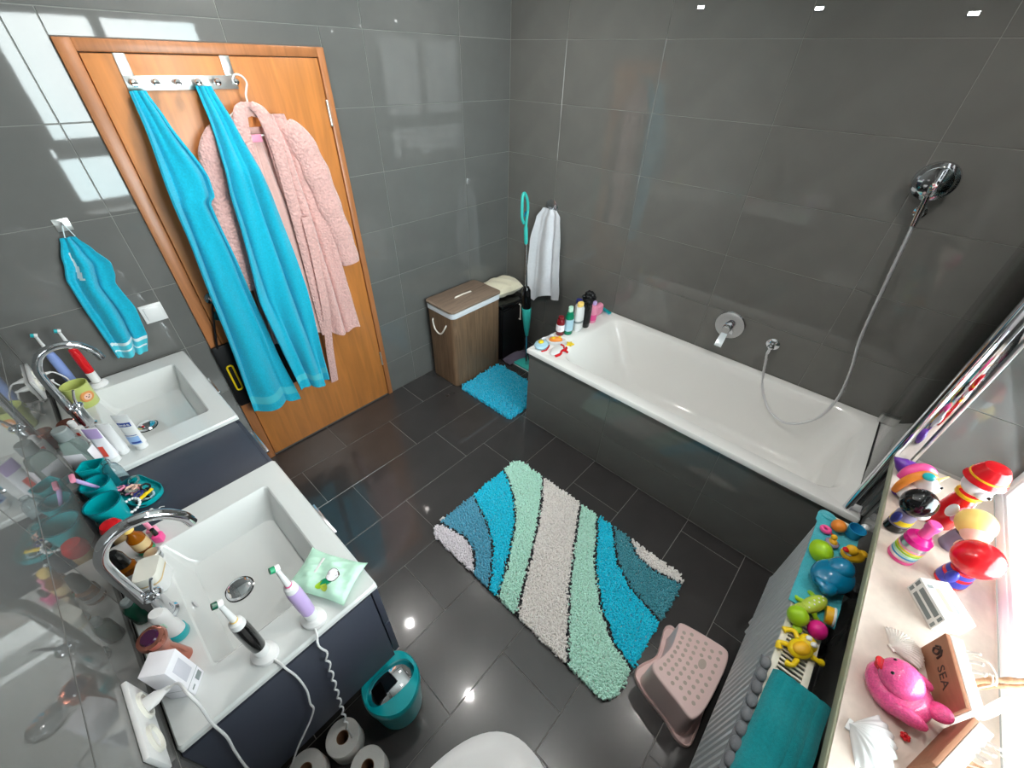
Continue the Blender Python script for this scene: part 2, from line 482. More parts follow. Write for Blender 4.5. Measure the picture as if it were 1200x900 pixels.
# window: outer frame, two opening sashes above a long fixed light
def profile_frame(mb, x0, x1, z0, z1, w, y0, y1, r=.006):
    for (a, b, c, d) in ((x0, x1, z0, z0+w), (x0, x1, z1-w, z1), (x0, x0+w, z0+w-.002, z1-w+.002), (x1-w, x1, z0+w-.002, z1-w+.002)):
        mb.box(((a+b)/2, (y0+y1)/2, (c+d)/2), (b-a, y1-y0, d-c), r)
win = struct(bpy.data.objects.new('window_1', None)); C.objects.link(win); win.location = (0, 0, 0)
mb = MB(); profile_frame(mb, WX0, WX1, WZ0+.020, WZ1, .032, WYG-.075, WYG)
mb.box(((WX0+WX1)/2, WYG-.0375, 1.285), (WX1-WX0-.1, .07, .07), .006)
mb.box((-1.49, WYG-.0375, 1.74), (.07, .07, .86), .006)
mb.build('window_frame', 'pvc', win)
panes = []
for x0, x1, z0, z1, nm in ((-1.525+.004, WX1-.03, 1.315, WZ1-.03, 'sash'), (WX0+.03, -1.455-.004, 1.315, WZ1-.03, 'sash'), (WX0+.03, WX1-.03, WZ0+.049, 1.253, 'fixed_light')):
    if nm == 'sash':
        mb = MB(); profile_frame(mb, x0, x1, z0, z1, .06, WYG-.06, WYG+.012); s_ = mb.build('sash', 'pvc', win); w = .055
        mb = MB(); hx = x0+.03 if x1 > -1.2 else x1-.03
        mb.box((hx, WYG+.016, 1.72), (.03, .01, .07), .004); mb.box((hx, WYG+.04, 1.70), (.02, .014, .12), .006)
        mb.tube([(hx, WYG+.015, 1.745), (hx, WYG+.04, 1.745)], .008)
        mb.build('window_handle', 'white_plastic', s_)
    else:
        mb = MB(); profile_frame(mb, x0, x1, z0, z1, .014, WYG-.06, WYG-.004, .004); s_ = mb.build('fixed_light', 'pvc', win); w = .013
    mb = MB(); mb.box(((x0+x1)/2, WYG-.03, (z0+z1)/2), (x1-x0-2*w+.004, .004, z1-z0-2*w+.004)); mb.build('pane', 'window_glass', s_)
# stone window sill with a rough front edge
mb = MB(); mb.prism([(-2.19, YW+.001), (WX0+.002, YW+.001), (WX0+.002, WYG), (WX1-.002, WYG), (WX1-.002, YW+.001), (WX1-.002, YW+.050), (-2.19, YW+.050)], .8595, .8895)
sill = struct(mb.build('trim_1', 'sill_stone')); sill.name = 'window_sill'
mb = MB(); mb.box((-1.466, YW+.052, .8735), (1.444, .005, .027), .001); mb.build('sill_edge', 'sill_edge', sill)

# door
door = struct(bpy.data.objects.new('door_1', None)); C.objects.link(door)
mb = MB()
mb.box((DX0+.024, .02, DZ1/2), (.048, .066, DZ1), .004)
mb.build('door_casing', 'casing_wood', door)
mb = MB(); mb.box((DX1-.016, .02, DZ1/2), (.032, .066, DZ1), .004); mb.build('door_casing', 'casing_wood', door)
mb = MB(); mb.box((0, 0, 0), (DX1-DX0-.078, .062, .036), .004)
o = mb.build('door_casing', 'casing_wood', door, loc=((DX0+DX1)/2+.008, .02, DZ1-.018))
mb = MB(); mb.box((0, 0, .962), (DX1-DX0-.086, .04, 1.912), .003)
mb.build('door_leaf', 'door_wood', door, loc=((DX0+DX1)/2+.008, .014, .006))
for z in (1.72, .32):
    mb = MB(); mb.tube([(DX1-.036, -.012, z-.045), (DX1-.036, -.012, z+.045)], .006)
    mb.ell((DX1-.036, -.012, z+.047), (.007, .007, .007)); mb.ell((DX1-.036, -.012, z-.047), (.007, .007, .007))
    mb.build('hinge', 'steel_bright', door)
mb = MB(); mb.lathe([(0, 0), (.026, 0), (.026, .006), (.01, .008), (.01, .05), (0, .05)], 20, along((-2.03, -.006, 1.04), (-2.03, -.1, 1.04)))
mb.tube([(-2.03, -.045, 1.04), (-2.0, -.05, 1.04), (-1.92, -.05, 1.04)], .009)
mb.lathe([(0, 0), (.026, 0), (.026, .006), (0, .006)], 20, along((-2.03, -.006, .95), (-2.03, -.1, .95)))
mb.build('door_handle', 'steel', door)

# recessed ceiling lamps; two with no floor glint are added to brighten the room
for k, (x, y) in enumerate(((-1.73, -.37), (-1.73, -1.23), (-1.73, -2.08), (-.79, -.55), (-.79, -2.42))):
    t = thing('ceiling_lamp', 'round recessed ceiling lamp with steel ring', 'lamp', (x, y, ZC), 0, 'recessed ceiling lamps')
    mb = MB(); mb.lathe([(.016, -.0005), (.020, -.004), (.040, -.004), (.044, 0), (.016, 0), (.016, -.0005)], 28); mb.build('ring', 'steel', t)
    mb = MB(); mb.lathe([(0, -.0022), (.0158, -.0022), (.0158, -.0008), (0, -.0008)], 28); mb.build('lens', 'lamp_lens', t)
# three tiny lights high on the bath wall
for y, z in ((-1.146, 2.141), (-1.621, 2.122), (-2.087, 2.095)):
    t = thing('wall_spot', 'tiny lit spot set high in the tiled wall above the bathtub', 'lamp', (-.001, y, z), 0, 'tiny spots above the bathtub')
    mb = MB(); mb.box((-.001, 0, 0), (.004, .034, .016), .0015); mb.build('bezel', 'steel', t)
    mb = MB(); mb.box((-.0034, 0, 0), (.002, .028, .009), .0008); mb.build('lens', 'spot_lens', t)
# ------------------------------------------------------------------ bathtub
BX0, BX1, BY0, BY1, BZ = -.775, -.003, -2.594, -.885, .575
tub = thing('bathtub', 'white built-in bathtub behind dark tiled apron', 'bathtub', (0, 0, 0))
def loop(x0, x1, y0, y1, r, z, n=8): return [(x, y, z) for x, y in rrect(x0, x1, y0, y1, r, n)]
L = [loop(BX0, BX1, BY0, BY1, .006, .548), loop(BX0, BX1, BY0, BY1, .008, .569), loop(BX0+.005, BX1-.005, BY0+.005, BY1-.005, .008, BZ),
     loop(BX0+.075, BX1-.048, BY0+.075, BY1-.165, .10, BZ), loop(BX0+.087, BX1-.06, BY0+.087, BY1-.178, .10, BZ-.010),
     loop(BX0+.10, BX1-.072, BY0+.10, BY1-.20, .11, BZ-.06), loop(BX0+.13, BX1-.10, BY0+.125, BY1-.30, .12, .33),
     loop(BX0+.15, BX1-.12, BY0+.145, BY1-.40, .12, .21), loop(BX0+.18, BX1-.15, BY0+.18, BY1-.46, .11, .175),
     loop(BX0+.25, BX1-.22, BY0+.3, BY1-.6, .05, .168)]
mb = MB(); mb.loft(L, cap0=False, cap1=True); mb.build('tub', 'acrylic', tub, sharp=45)
mb = MB(); mb.box((-.742, (BY0+BY1)/2, .274), (.014, BY1-BY0-.016, .546)); mb.box((-.383, BY1-.0145, .274), (.73, .014, .546)); ap = mb.build('apron', 'grout', tub)
for zz in ((0.002, .236), (.236, .546)):
    yj = [BY0+.004, -2.06, -1.47, BY1-.006] if zz[0] < .1 else [BY0+.004, -2.06, -1.47, BY1-.006]
    for a, b in zip(yj, yj[1:]): tile(ap, 0, -1, -.7515, a, b, *zz, 'bath_wall_tile')
    tile(ap, 1, 1, BY1-.0055, -.7515, -.02, *zz, 'bath_wall_tile')
mb = MB(); mb.lathe([(0, 0), (.03, 0), (.034, .004), (0, .008)], 24, Matrix.Translation((-.38, -2.25, .17))); mb.build('drain', 'chrome', tub)

# bath mixer, hose outlet, shower set
t = thing('bath_mixer', 'round chrome bath mixer with flat lever on tiled wall', 'tap', (0, -1.75, .775))
mb = MB(); mb.lathe([(0, 0), (.078, 0), (.082, .006), (.078, .012), (0, .014)], 40, along((-.001, 0, 0), (-.1, 0, 0))); mb.build('rosette', 'chrome', t)
mb = MB(); mb.lathe([(0, .01), (.026, .01), (.025, .055), (.02, .062), (0, .064)], 28, along((0, 0, -.005), (-.1, 0, -.005)))
mb.build('cartridge_body', 'chrome', t)
mb = MB(); mb.loft([[(-.055+dx, dy, dz) for dx, dy, dz in ((.012, w, z), (-.006, w, z), (-.006, -w, z), (.012, -w, z))] for w, z in ((.012, .004), (.017, -.03))]
                   + [[(-.075, .019, -.062), (-.088, .019, -.058), (-.088, -.019, -.058), (-.075, -.019, -.062)], [(-.105, .020, -.098), (-.112, .02, -.092), (-.112, -.02, -.092), (-.105, -.02, -.098)]])
mb.build('lever', 'chrome', t)
t = thing('hose_outlet', 'small chrome wall elbow feeding the shower hose', 'tap', (0, -1.99, .752))
mb = MB(); mb.lathe([(0, 0), (.032, 0), (.034, .006), (.026, .014), (.012, .018), (.012, .04), (0, .04)], 28, along((-.001, 0, 0), (-.1, 0, 0)))
mb.ell((-.042, 0, 0), (.017, .017, .017)); mb.tube([(-.042, 0, -.01), (-.044, .001, -.04)], .010, 14); mb.build('elbow', 'chrome', t)
t = thing('shower_hose', 'chrome shower hose hanging in loop over the bathtub', 'hose', (0, 0, 0))
hp = curve_pts([(-.044, -1.988, .715), (-.055, -2.02, .58), (-.085, -2.06, .50), (-.135, -2.14, .432), (-.16, -2.24, .43), (-.13, -2.335, .51), (-.085, -2.365, .64), (-.062, -2.345, .80), (-.055, -2.31, .95), (-.05, -2.28, 1.2), (-.05, -2.258, 1.4), (-.05, -2.25, 1.47)], 150)
mb = MB(); mb.tube(hp, [.0062+.0008*(i % 2) for i in range(150)], 10); mb.build('hose_body', 'hose_steel', t)
mb = MB(); mb.tube(hp[:5], .0085, 12); mb.build('hose_nut', 'chrome', t)
t = thing('hand_shower', 'round chrome hand shower head in wall holder', 'shower', (0, 0, 0))
mb = MB(); mb.tube([(-.05, -2.252, 1.455), (-.052, -2.246, 1.52), (-.062, -2.24, 1.57)], [.011, .013, .015], 16); mb.build('handle', 'chrome', t)
TT = along((-.058, -2.238, 1.618), (-.30, -2.262, 1.60))
mb = MB(); mb.lathe([(0, -.02), (.03, -.016), (.066, -.002), (.07, .008), (.066, .016), (.05, .019), (0, .019)], 40, TT); mb.build('shower_head', 'chrome', t)
mb = MB(); mb.lathe([(0, .0192), (.052, .0192), (.05, .0205), (0, .0205)], 36, TT)
mb.build('spray_face', 'chrome', t)
mb = MB(); mb.lathe([(0, 0), (.022, 0), (.022, .01), (.014, .014), (.014, .045), (0, .045)], 24, along((-.001, -2.25, 1.50), (-.1, -2.25, 1.50))); mb.build('wall_bracket', 'chrome', t)

# folded bath screen at the window end
t = thing('bath_screen', 'folded glass bath screen with chrome wall profile', 'shower screen', (0, 0, 0))
mb = MB(); mb.tube([(-.748, -2.541, .578), (-.748, -2.541, 2.05)], .0135, 20); mb.ell((-.748, -2.541, 2.05), (.0135, .0135, .006)); mb.build('post', 'chrome', t)
mb = MB(); mb.box((-.738, -2.5705, 1.31), (.016, .034, 1.46), .002); mb.build('wall_profile', 'chrome', t)
mb = MB(); mb.box((-.741, -2.5935, 1.31), (.024, .009, 1.46), .002); mb.build('edge_strip', 'steel_bright', t)
mb = MB(); mb.box((-.386, -2.566, 1.315), (.69, .006, 1.46), .001); mb.build('glass_panel', 'screen_glass', t)
mb = MB(); mb.box((-.386, -2.566, .5795), (.69, .007, .004), .001); mb.build('seal', 'rubber', t)
mb = MB(); mb.box((-.036, -2.566, .60), (.03, .026, .046), .004); mb.build('glass_clip', 'steel_bright', t)

# ------------------------------------------------------------------ vanity and basins
VX = -2.236
van = thing('vanity_cabinet', 'wall-hung anthracite vanity cabinet under two white basins', 'cabinet', (0, 0, 0))
mb = MB(); xm = (XS+VX)/2-.004; wd = VX-XS-.012
for y in (-.030, -.660, -.980, -1.594): mb.box((xm, y, .618), (wd, .016, .412), .001)
mb.box((xm, -.812, .420), (wd, 1.572, .016), .001); mb.box((XS+.012, -.812, .618), (.012, 1.572, .40), .001)
mb.build('body', 'vanity', van)
mb = MB(); mb.box(((XS+VX)/2+.001, -.82, .827), (VX-XS-.006, .33, .006), .001); mb.build('shelf_top', 'vanity', van)
for k, (a, b) in enumerate(((-.03, -.655), (-.665, -.975), (-.985, -1.595))):
    for z0, z1 in (((.414, .615), (.621, .822)) if k != 1 else ((.414, .822),)):
        mb = MB(); mb.box((VX+.004, (a+b)/2, (z0+z1)/2), (.018, abs(b-a), z1-z0), .002)
        d = mb.build('drawer_front' if k != 1 else 'cabinet_door', 'vanity', van)
        mb = MB(); mb.box((VX+.019, (a+b)/2, z1-.008), (.014, .14, .008), .002); mb.build('handle', 'steel', d)
def basin(y0, y1, label):
    t = thing('washbasin', label, 'basin', (0, (y0+y1)/2, .83)); h = (y1-y0)/2
    X0, X1 = XS+.004, -2.222
    b0, b1 = -h+.105, h-.092
    L = [loop(X0, X1, -h, h, .004, .002), loop(X0, X1, -h, h, .008, .014), loop(X0+.004, X1-.004, -h+.004, h-.004, .008, .0205),
         loop(-2.578, -2.284, b0, b1, .012, .0205), loop(-2.574, -2.288, b0+.004, b1-.004, .012, .017),
         loop(-2.556, -2.306, b0+.03, b1-.03, .02, -.055), loop(-2.545, -2.317, b0+.045, b1-.045, .03, -.075), loop(-2.50, -2.36, b0+.10, b1-.10, .03, -.082)]
    mb = MB(); mb.loft(L, cap0=False, cap1=True); mb.build('basin_body', 'ceramic', t, sharp=30)
    T = Matrix.Translation((-2.478, .012, -.083))
    mb = MB(); mb.lathe([(0, 0), (.030, 0), (.034, .003), (.030, .010), (.022, .0125), (0, .0125)], 32, T)
    d = mb.build('drain_plug', 'chrome', t)
    mb = MB(); mb.lathe([(.031, .004), (.037, .0025), (.037, -.001), (.031, -.001)], 32, T); mb.build('drain_ring', 'black_gloss', d)
    mb = MB(); mb.lathe([(0, 0), (.010, 0), (.010, .003), (0, .004)], 18, along((-2.566, .0, -.012), (-2.5, 0, -.0)))
    mb.build('overflow_hole', 'chrome', t)
    return t
basin(-.663, -.022, 'white rectangular basin in front of small hanging towel')
basin(-1.60, -.978, 'white rectangular basin with two charging toothbrushes')
def tap(y, label, lever_dir):
    t = thing('basin_tap', label, 'tap', (-2.612, y, .852))
    mb = MB(); mb.lathe([(0, 0), (.026, 0), (.026, .004), (.021, .008), (.021, .082), (.019, .088), (0, .09)], 28); mb.build('tap_body', 'chrome', t)
    pts = [(-.012, 0, .07), (-.012, 0, .14), (-.012, 0, .21), (-.006, .0, .26), (.022, .0, .30), (.066, .0, .312), (.108, .0, .298), (.136, .0, .262), (.144, .0, .236)]
    mb = MB(); mb.tube(curve_pts(pts, 46), .012, 16); s_ = mb.build('spout', 'chrome', t)
    mb = MB(); mb.tube([(.1432, 0, .238), (.1452, 0, .226)], .0118, 16); mb.build('aerator', 'chrome', s_)
    mb = MB(); mb.ell((.012, -.004, .09), (.016, .016, .012)); mb.tube([(.012, -.004, .095), (.018, lever_dir*.012, .125), (.03, lever_dir*.022, .158)], [.005, .0042, .0036], 10); mb.build('lever', 'chrome', t)
    return t
tap(-.335, 'tall arched chrome tap on the basin beside the yellow mug', -1)
tap(-1.29, 'tall arched chrome tap on the basin with charging toothbrushes', -1)

# ------------------------------------------------------------------ toilet
t = thing('toilet', 'white wall-hung toilet with closed lid', 'toilet', (0, 0, 0))
def dshape(x0, x1, yc, w, n=30, e=2.3):
    out = [(x0, yc-w), ]
    for k in range(n+1):
        a = -PI/2+PI*k/n
        c, s_ = cos(a), sin(a)
        L_ = (x1-x0)*.62
        out.append((x1-L_+L_*abs(c)**(2/e), yc+w*(1 if s_ > 0 else -1)*abs(s_)**(2/e)))
    out.append((x0, yc+w)); return out
WC = (XS+.004, -2.125, -2.085)
mb = MB(); mb.loft([[(x, y, z) for x, y in dshape(XS+.004, x1, -2.085, w)] for x1, w, z in ((-2.42, .10, .06), (-2.32, .13, .10), (-2.18, .165, .28), (-2.14, .178, .385), (-2.145, .176, .392))]); mb.build('bowl', 'ceramic', t, sharp=45)
mb = MB(); mb.loft([[(x, y, z) for x, y in dshape(XS+.05, x1, -2.085, w)] for x1, w, z in ((-2.136, .179, .396), (-2.132, .182, .404), (-2.136, .18, .411))]); mb.build('seat', 'white_plastic', t)
mb = MB(); mb.loft([[(x, y, z) for x, y in dshape(XS+.045, x1, -2.085, w)] for x1, w, z in ((-2.134, .180, .413), (-2.126, .187, .418), (-2.126, .187, .424), (-2.135, .18, .431), (-2.165, .155, .434))]); mb.build('lid', 'white_plastic', t)
t = thing('flush_plate', 'white dual flush plate above the toilet', 'flush plate', (XS+.001, -2.085, 1.0))
mb = MB(); mb.box((.004, 0, 0), (.008, .24, .16), .003); mb.build('plate', 'white_plastic', t)
for y in (-.05, .06):
    mb = MB(); mb.box((.010, y, 0), (.006, .09, .12), .002); mb.build('button', 'white_plastic', t)

# ------------------------------------------------------------------ radiator
RX0, RX1, RYF, RYB, RZ0, RZ1 = -2.12, -1.01, -2.445, -2.536, .27, .735
rad = thing('radiator', 'ribbed grey panel radiator under the window sill', 'radiator', (0, 0, 0))
prof = []
n = 40
pitch = (RX1-RX0-.06)/n
f_ = [(RX0+.03, -.006)]
for k in range(n):
    x = RX0+.03+k*pitch
    f_ += [(x+pitch*.10, -.006), (x+pitch*.30, .004), (x+pitch*.70, .004), (x+pitch*.90, -.006)]
f_.append((RX1-.03, -.006))
outline = [(RX0, -.004)]+f_+[(RX1, -.004), (RX1, -.014), (RX0, -.014)]
zz = [RZ0, RZ0+.012, RZ0+.03, RZ1-.035, RZ1-.018, RZ1-.006]
sc = [0, .3, 1, 1, .3, 0]
mb = MB(); mb.loft([[(x, RYF+(d*s_ if d > -.01 else d)-.004, z) for x, d in outline] for z, s_ in zip(zz, sc)]); mb.build('front_panel', 'radiator', rad, sharp=25)
mb = MB(); mb.box(((RX0+RX1)/2, RYB+.006, (RZ0+RZ1)/2), (RX1-RX0, .010, RZ1-RZ0-.02), .003); mb.build('back_panel', 'radiator', rad)
for x in (RX0+.002, RX1-.002):
    mb = MB(); mb.box((x, (RYF+RYB)/2-.002, (RZ0+RZ1)/2), (.004, RYF-RYB-.012, RZ1-RZ0-.02), .001); mb.build('side_cover', 'radiator_cream', rad)
mb = MB()
mb.box(((RX0+RX1)/2, RYF-.010, RZ1-.002), (RX1-RX0, .016, .008), .002); mb.box(((RX0+RX1)/2, RYB+.010, RZ1-.002), (RX1-RX0, .016, .008), .002)
mb.box((RX0+.008, (RYF+RYB)/2, RZ1-.002), (.016, RYF-RYB-.02, .008), .002); mb.box((RX1-.008, (RYF+RYB)/2, RZ1-.002), (.016, RYF-RYB-.02, .008), .002)
gr = mb.build('top_grille', 'radiator_cream', rad)
nb = 86
mb0 = MB(); mb0.box((0, 0, 0), (.0062, RYF-RYB-.03, .006), .001, 1)
bar0 = mb0.build('grille_bar', 'radiator_cream', gr, loc=(RX0+.02, (RYF+RYB)/2, RZ1-.002))
for k in range(1, nb):
    b = bar0.copy(); C.objects.link(b); b.parent = gr; b.location = (RX0+.02+(RX1-RX0-.04)*k/(nb-1), (RYF+RYB)/2, RZ1-.002)
for x in (RX0+.2, RX1-.2):
    for z in (RZ0+.06, RZ1-.06):
        mb = MB(); mb.box((x, (RYB+YW)/2, z), (.03, RYB-YW-.001, .04), .003); mb.build('wall_bracket', 'steel', rad)
mb = MB()
for x in (RX1-.06, RX1-.11): mb.tube([(x, RYB+.045, RZ0+.02), (x, RYB+.045, .001)], .008, 12)
mb.build('pipe', 'white_plastic', rad)

# ------------------------------------------------------------------ rugs with real pile
def interp(pts, y, before, after):
    """pts (x,y) with y falling; x at y"""
    if y >= pts[0][1]: return before if before is not None else pts[0][0], 0
    if y <= pts[-1][1]: return after if after is not None else pts[-1][0], 0
    for (xa, ya), (xb, yb) in zip(pts, pts[1:]):
        if yb <= y <= ya:
            k = (ya-y)/(ya-yb+1e-9); return xa+(xb-xa)*k, (xb-xa)/(yb-ya+1e-9)
BND = [([(-1.70, -1.10), (-1.672, -1.19), (-1.659, -1.271), (-1.672, -1.33), (-1.692, -1.369), (-1.753, -1.44)], None, -9),
       ([(-1.45, -1.10), (-1.49, -1.20), (-1.524, -1.288), (-1.597, -1.405), (-1.701, -1.496), (-1.79, -1.56)], None, -9),
       ([(-1.20, -1.10), (-1.25, -1.20), (-1.307, -1.284), (-1.411, -1.392), (-1.572, -1.497), (-1.733, -1.583), (-1.80, -1.62)], None, -9),
       ([(-1.05, -1.29), (-1.081, -1.315), (-1.258, -1.44), (-1.457, -1.554), (-1.742, -1.706), (-1.8, -1.74)], 9, -9),
       ([(-1.05, -1.566), (-1.084, -1.584), (-1.272, -1.683), (-1.502, -1.813), (-1.729, -1.97), (-1.8, -2.02)], 9, -9),
       ([(-1.05, -1.676), (-1.083, -1.694), (-1.317, -1.832), (-1.466, -1.961), (-1.56, -2.084), (-1.592, -2.19)], 9, None),
       ([(-1.05, -1.762), (-1.065, -1.773), (-1.24, -1.914), (-1.307, -2.021), (-1.346, -2.19)], 9, None),
       ([(-1.06, -1.851), (-1.075, -1.871), (-1.145, -1.975), (-1.153, -2.06), (-1.125, -2.19)], 9, None)]
SLOT = ['rug_lilac', 'rug_steel', 'rug_cyan', 'rug_mint', 'rug_grey', 'rug_mint', 'rug_cyan', 'rug_teal', 'rug_grey']
RM = ['rug_lilac', 'rug_steel', 'rug_cyan', 'rug_mint', 'rug_grey', 'rug_teal', 'rug_black']
def rug_colour(x, y):
    idx = 0
    for pts, be, af in BND:
        g, dg = interp(pts, y, be, af)
        if abs(x-g)/math.sqrt(1+dg*dg) < .0072: return RM.index('rug_black')
        if x > g: idx += 1
    return RM.index(SLOT[min(idx, 8)])
def pile(poly_in, x0, x1, y0, y1, step, h, colour, lean=.006, w=.0052):
    vs = []; fs = []; mi = []
    rnd = random.Random(3)
    y = y0
    while y < y1:
        x = x0
        while x < x1:
            px, py = x+rnd.uniform(-.4, .4)*step, y+rnd.uniform(-.4, .4)*step
            x += step
            if not poly_in(px, py): continue
            k = colour(px, py); a = rnd.uniform(0, 2*PI); o = len(vs)
            hh = h*rnd.uniform(.8, 1.15)*(.8 if len(RM) > 6 and k == 6 else 1)
            tx, ty = rnd.gauss(0, lean), rnd.gauss(0, lean)
            for q in range(3): vs.append((px+w*cos(a+q*2.094), py+w*sin(a+q*2.094), .002))
            for q in range(3): vs.append((px+tx*.8+w*1.05*cos(a+q*2.094), py+ty*.8+w*1.05*sin(a+q*2.094), hh*.86))
            vs.append((px+tx, py+ty, hh))
            for q in range(3):
                r_ = (q+1) % 3
                fs.append((o+q, o+r_, o+3+r_, o+3+q)); fs.append((o+3+q, o+3+r_, o+6)); mi += [k, k]
        y += step
    mb = MB(); mb.v, mb.f, mb.mi = vs, fs, mi
    return mb
def in_rrect(x0, x1, y0, y1, r):
    def g(x, y):
        dx = max(x0+r-x, x-(x1-r), 0); dy = max(y0+r-y, y-(y1-r), 0)
        return x0 <= x <= x1 and y0 <= y <= y1 and dx*dx+dy*dy <= r*r
    return g
rx0, rx1, ry0, ry1 = -1.758, -1.082, -2.192, -1.108
t = thing('bath_rug', 'shaggy bath rug with curved turquoise, mint and grey stripes', 'rug', (0, 0, 0))
mb = MB(); mb.prism(rrect(rx0+.004, rx1-.004, ry0+.004, ry1-.004, .05), .0008, .004); mb.build('backing', 'rug_grey', t)
mb = pile(in_rrect(rx0, rx1, ry0, ry1, .055), rx0, rx1, ry0, ry1, .0062, .026, rug_colour); o = mb.build('pile', RM, t, sharp=0); o['kind'] = 'stuff'
mb = MB(); mb.box((0, 0, 0), (.03, .022, .0015), .0004); mb.build('care_label', 'paper', t, loc=(-1.665, -1.098, .006), rot=(0, R(4), R(8)))
t = thing('bath_mat', 'small plain turquoise shaggy mat beside the laundry hamper', 'rug', (0, 0, 0))
mx0, mx1, my0, my1 = -.852, -.45, -.835, -.335
mb = MB(); mb.prism(rrect(mx0+.004, mx1-.004, my0+.004, my1-.004, .02), .0008, .004); mb.build('backing', 'mat_cyan', t)
def jag(x, y): return in_rrect(mx0, mx1, my0, my1, .025)(x, y)
mb = pile(jag, mx0, mx1, my0, my1, .0075, .030, lambda x, y: 0, lean=.009, w=.0062); o = mb.build('pile', ['mat_cyan'], t, sharp=0); o['kind'] = 'stuff'

# ------------------------------------------------------------------ pink step stool
st = thing('step_stool', 'pale pink plastic step stool with dotted top', 'stool', (0, 0, 0))
def closed(pts, n):
    out = []; N = len(pts)
    for k in range(n):
        x = k*N/n; i = int(x); u = x-i
        p0, p1, p2, p3 = pts[(i-1) % N], pts[i % N], pts[(i+1) % N], pts[(i+2) % N]
        out.append(tuple(.5*((2*b)+(-a+c)*u+(2*a-5*b+4*c-d)*u*u+(-a+3*b-3*c+d)*u**3) for a, b, c, d in zip(p0, p1, p2, p3)))
    return out
# matching outlines, counter-clockwise from the corner near the rug
top = [(-1.592, -2.238), (-1.618, -2.252), (-1.634, -2.30), (-1.648, -2.36), (-1.66, -2.405), (-1.648, -2.424), (-1.60, -2.438), (-1.51, -2.444), (-1.43, -2.445), (-1.378, -2.438), (-1.362, -2.42), (-1.366, -2.37), (-1.376, -2.31), (-1.386, -2.266), (-1.40, -2.250), (-1.43, -2.257), (-1.50, -2.264), (-1.56, -2.252)]
base = [(-1.575, -2.204), (-1.606, -2.214), (-1.634, -2.27), (-1.652, -2.36), (-1.676, -2.42), (-1.668, -2.462), (-1.615, -2.468), (-1.51, -2.462), (-1.40, -2.468), (-1.338, -2.468), (-1.322, -2.43), (-1.336, -2.36), (-1.342, -2.29), (-1.328, -2.24), (-1.352, -2.218), (-1.40, -2.226), (-1.48, -2.240), (-1.545, -2.212)]
tp, bs = closed(top, 108), closed(base, 108)
cx_, cy_ = -1.5, -2.34
def mix(a, b, k): return [(x0+(x1-x0)*k, y0+(y1-y0)*k) for (x0, y0), (x1, y1) in zip(a, b)]
def shrink(p, k): return [(cx_+(x-cx_)*k, cy_+(y-cy_)*k) for x, y in p]
def at(p, z): return [(x, y, z) for x, y in p]
ly = [at(shrink(tp, .94), .2005), at(shrink(tp, .975), .1995), at(shrink(tp, .995), .1955), at(tp, .188), at(mix(tp, bs, .06), .12), at(mix(tp, bs, .14), .034), at(mix(tp, bs, .22), .019), at(mix(tp, bs, .80), .014), at(mix(tp, bs, .90), .020), at(shrink(bs, .992), .022), at(bs, .018), at(bs, .001)]
mb = MB(); mb.loft(ly[::-1], cap0=False, cap1=True); mb.loft([at(shrink(bs, .97), .002), at(mix(tp, bs, .10), .010), at(shrink(tp, .96), .185)], cap0=False, cap1=True)
mb.loft([at(bs, .001), at(shrink(bs, .97), .002)], False, False)
mb.build('stool_body', 'pink_plastic', st, sharp=50)
mb = MB(); dots = []
A, B, Cc, D = Vector((-1.60, -2.252)), Vector((-1.645, -2.415)), Vector((-1.372, -2.43)), Vector((-1.398, -2.262))
for i in range(9):
    for j in range(6):
        u = (i+.5+(.5 if j % 2 else 0))/9.6; v = (j+.55)/6.3
        p = (A.lerp(D, u)).lerp(B.lerp(Cc, u), v) + Vector((0, -.010*sin(PI*u)*(1-v)*1.2-.010*sin(PI*u)*v))
        if (p-Vector((-1.475, -2.375))).length < .024: continue
        mb.lathe([(.0070, -.0006), (.0070, .0003), (0, .0006)], 10, Matrix.Translation((p.x, p.y, .2006)))
o = mb.build('grip_dots', 'pink_dot', st); o['kind'] = 'stuff'
mb = MB(); mb.lathe([(.018, -.0006), (.018, .0004), (0, .0006)], 24, Matrix.Translation((-1.475, -2.375, .2006)), sx=1.1, sy=.75); mb.build('grip_oval', 'pink_dot', st)

# ------------------------------------------------------------------ waste bin, toilet rolls
bn = thing('waste_bin', 'turquoise waste bin with chrome swing lid under the vanity', 'bin', (-2.290, -1.590, 0), R(-96))
mb = MB(); mb.lathe([(0, .001), (.080, .001), (.084, .004), (.097, .20), (.094, .2), (.08, .01), (0, .008)], 44); mb.build('bucket', 'teal_plastic', bn)
N = 56
cs = [(cos(2*PI*k/N), sin(2*PI*k/N)) for k in range(N)]
def lidz(x): return .216+.040*max(0, 1-((abs(x)-.047)/.055)**2 if abs(x) > .047 else 1)*(abs(x)/.0985 if abs(x) < .047 else .48+.0*x)
inn = [(.047*math.copysign(abs(c)**.8, c), .086*math.copysign(abs(s_)**.8, s_)) for c, s_ in cs]
ring0 = [(.0985*c, .0985*s_, .188) for c, s_ in cs]; ring1 = [(.0985*c, .0985*s_, lidz(.0985*c)-.006) for c, s_ in cs]
ring2 = [(.095*c, .095*s_, lidz(.095*c)) for c, s_ in cs]; ring3 = [(x, y, lidz(x)) for x, y in inn]; ring4 = [(x*.97, y*.97, .196) for x, y in inn]
mb = MB(); mb.loft([ring0, ring1, ring2, ring3, ring4], False, False); mb.build('lid_rim', 'teal_plastic', bn, sharp=50)
mb = MB(); mb.sheet(lambda u, v: (-.044+.088*u, -.082*cos(PI*v), .196+(.036-.008*(2*u-1)**2)*sin(PI*v)), 12, 20, .002); sw = mb.build('swing_lid', 'chrome', bn)
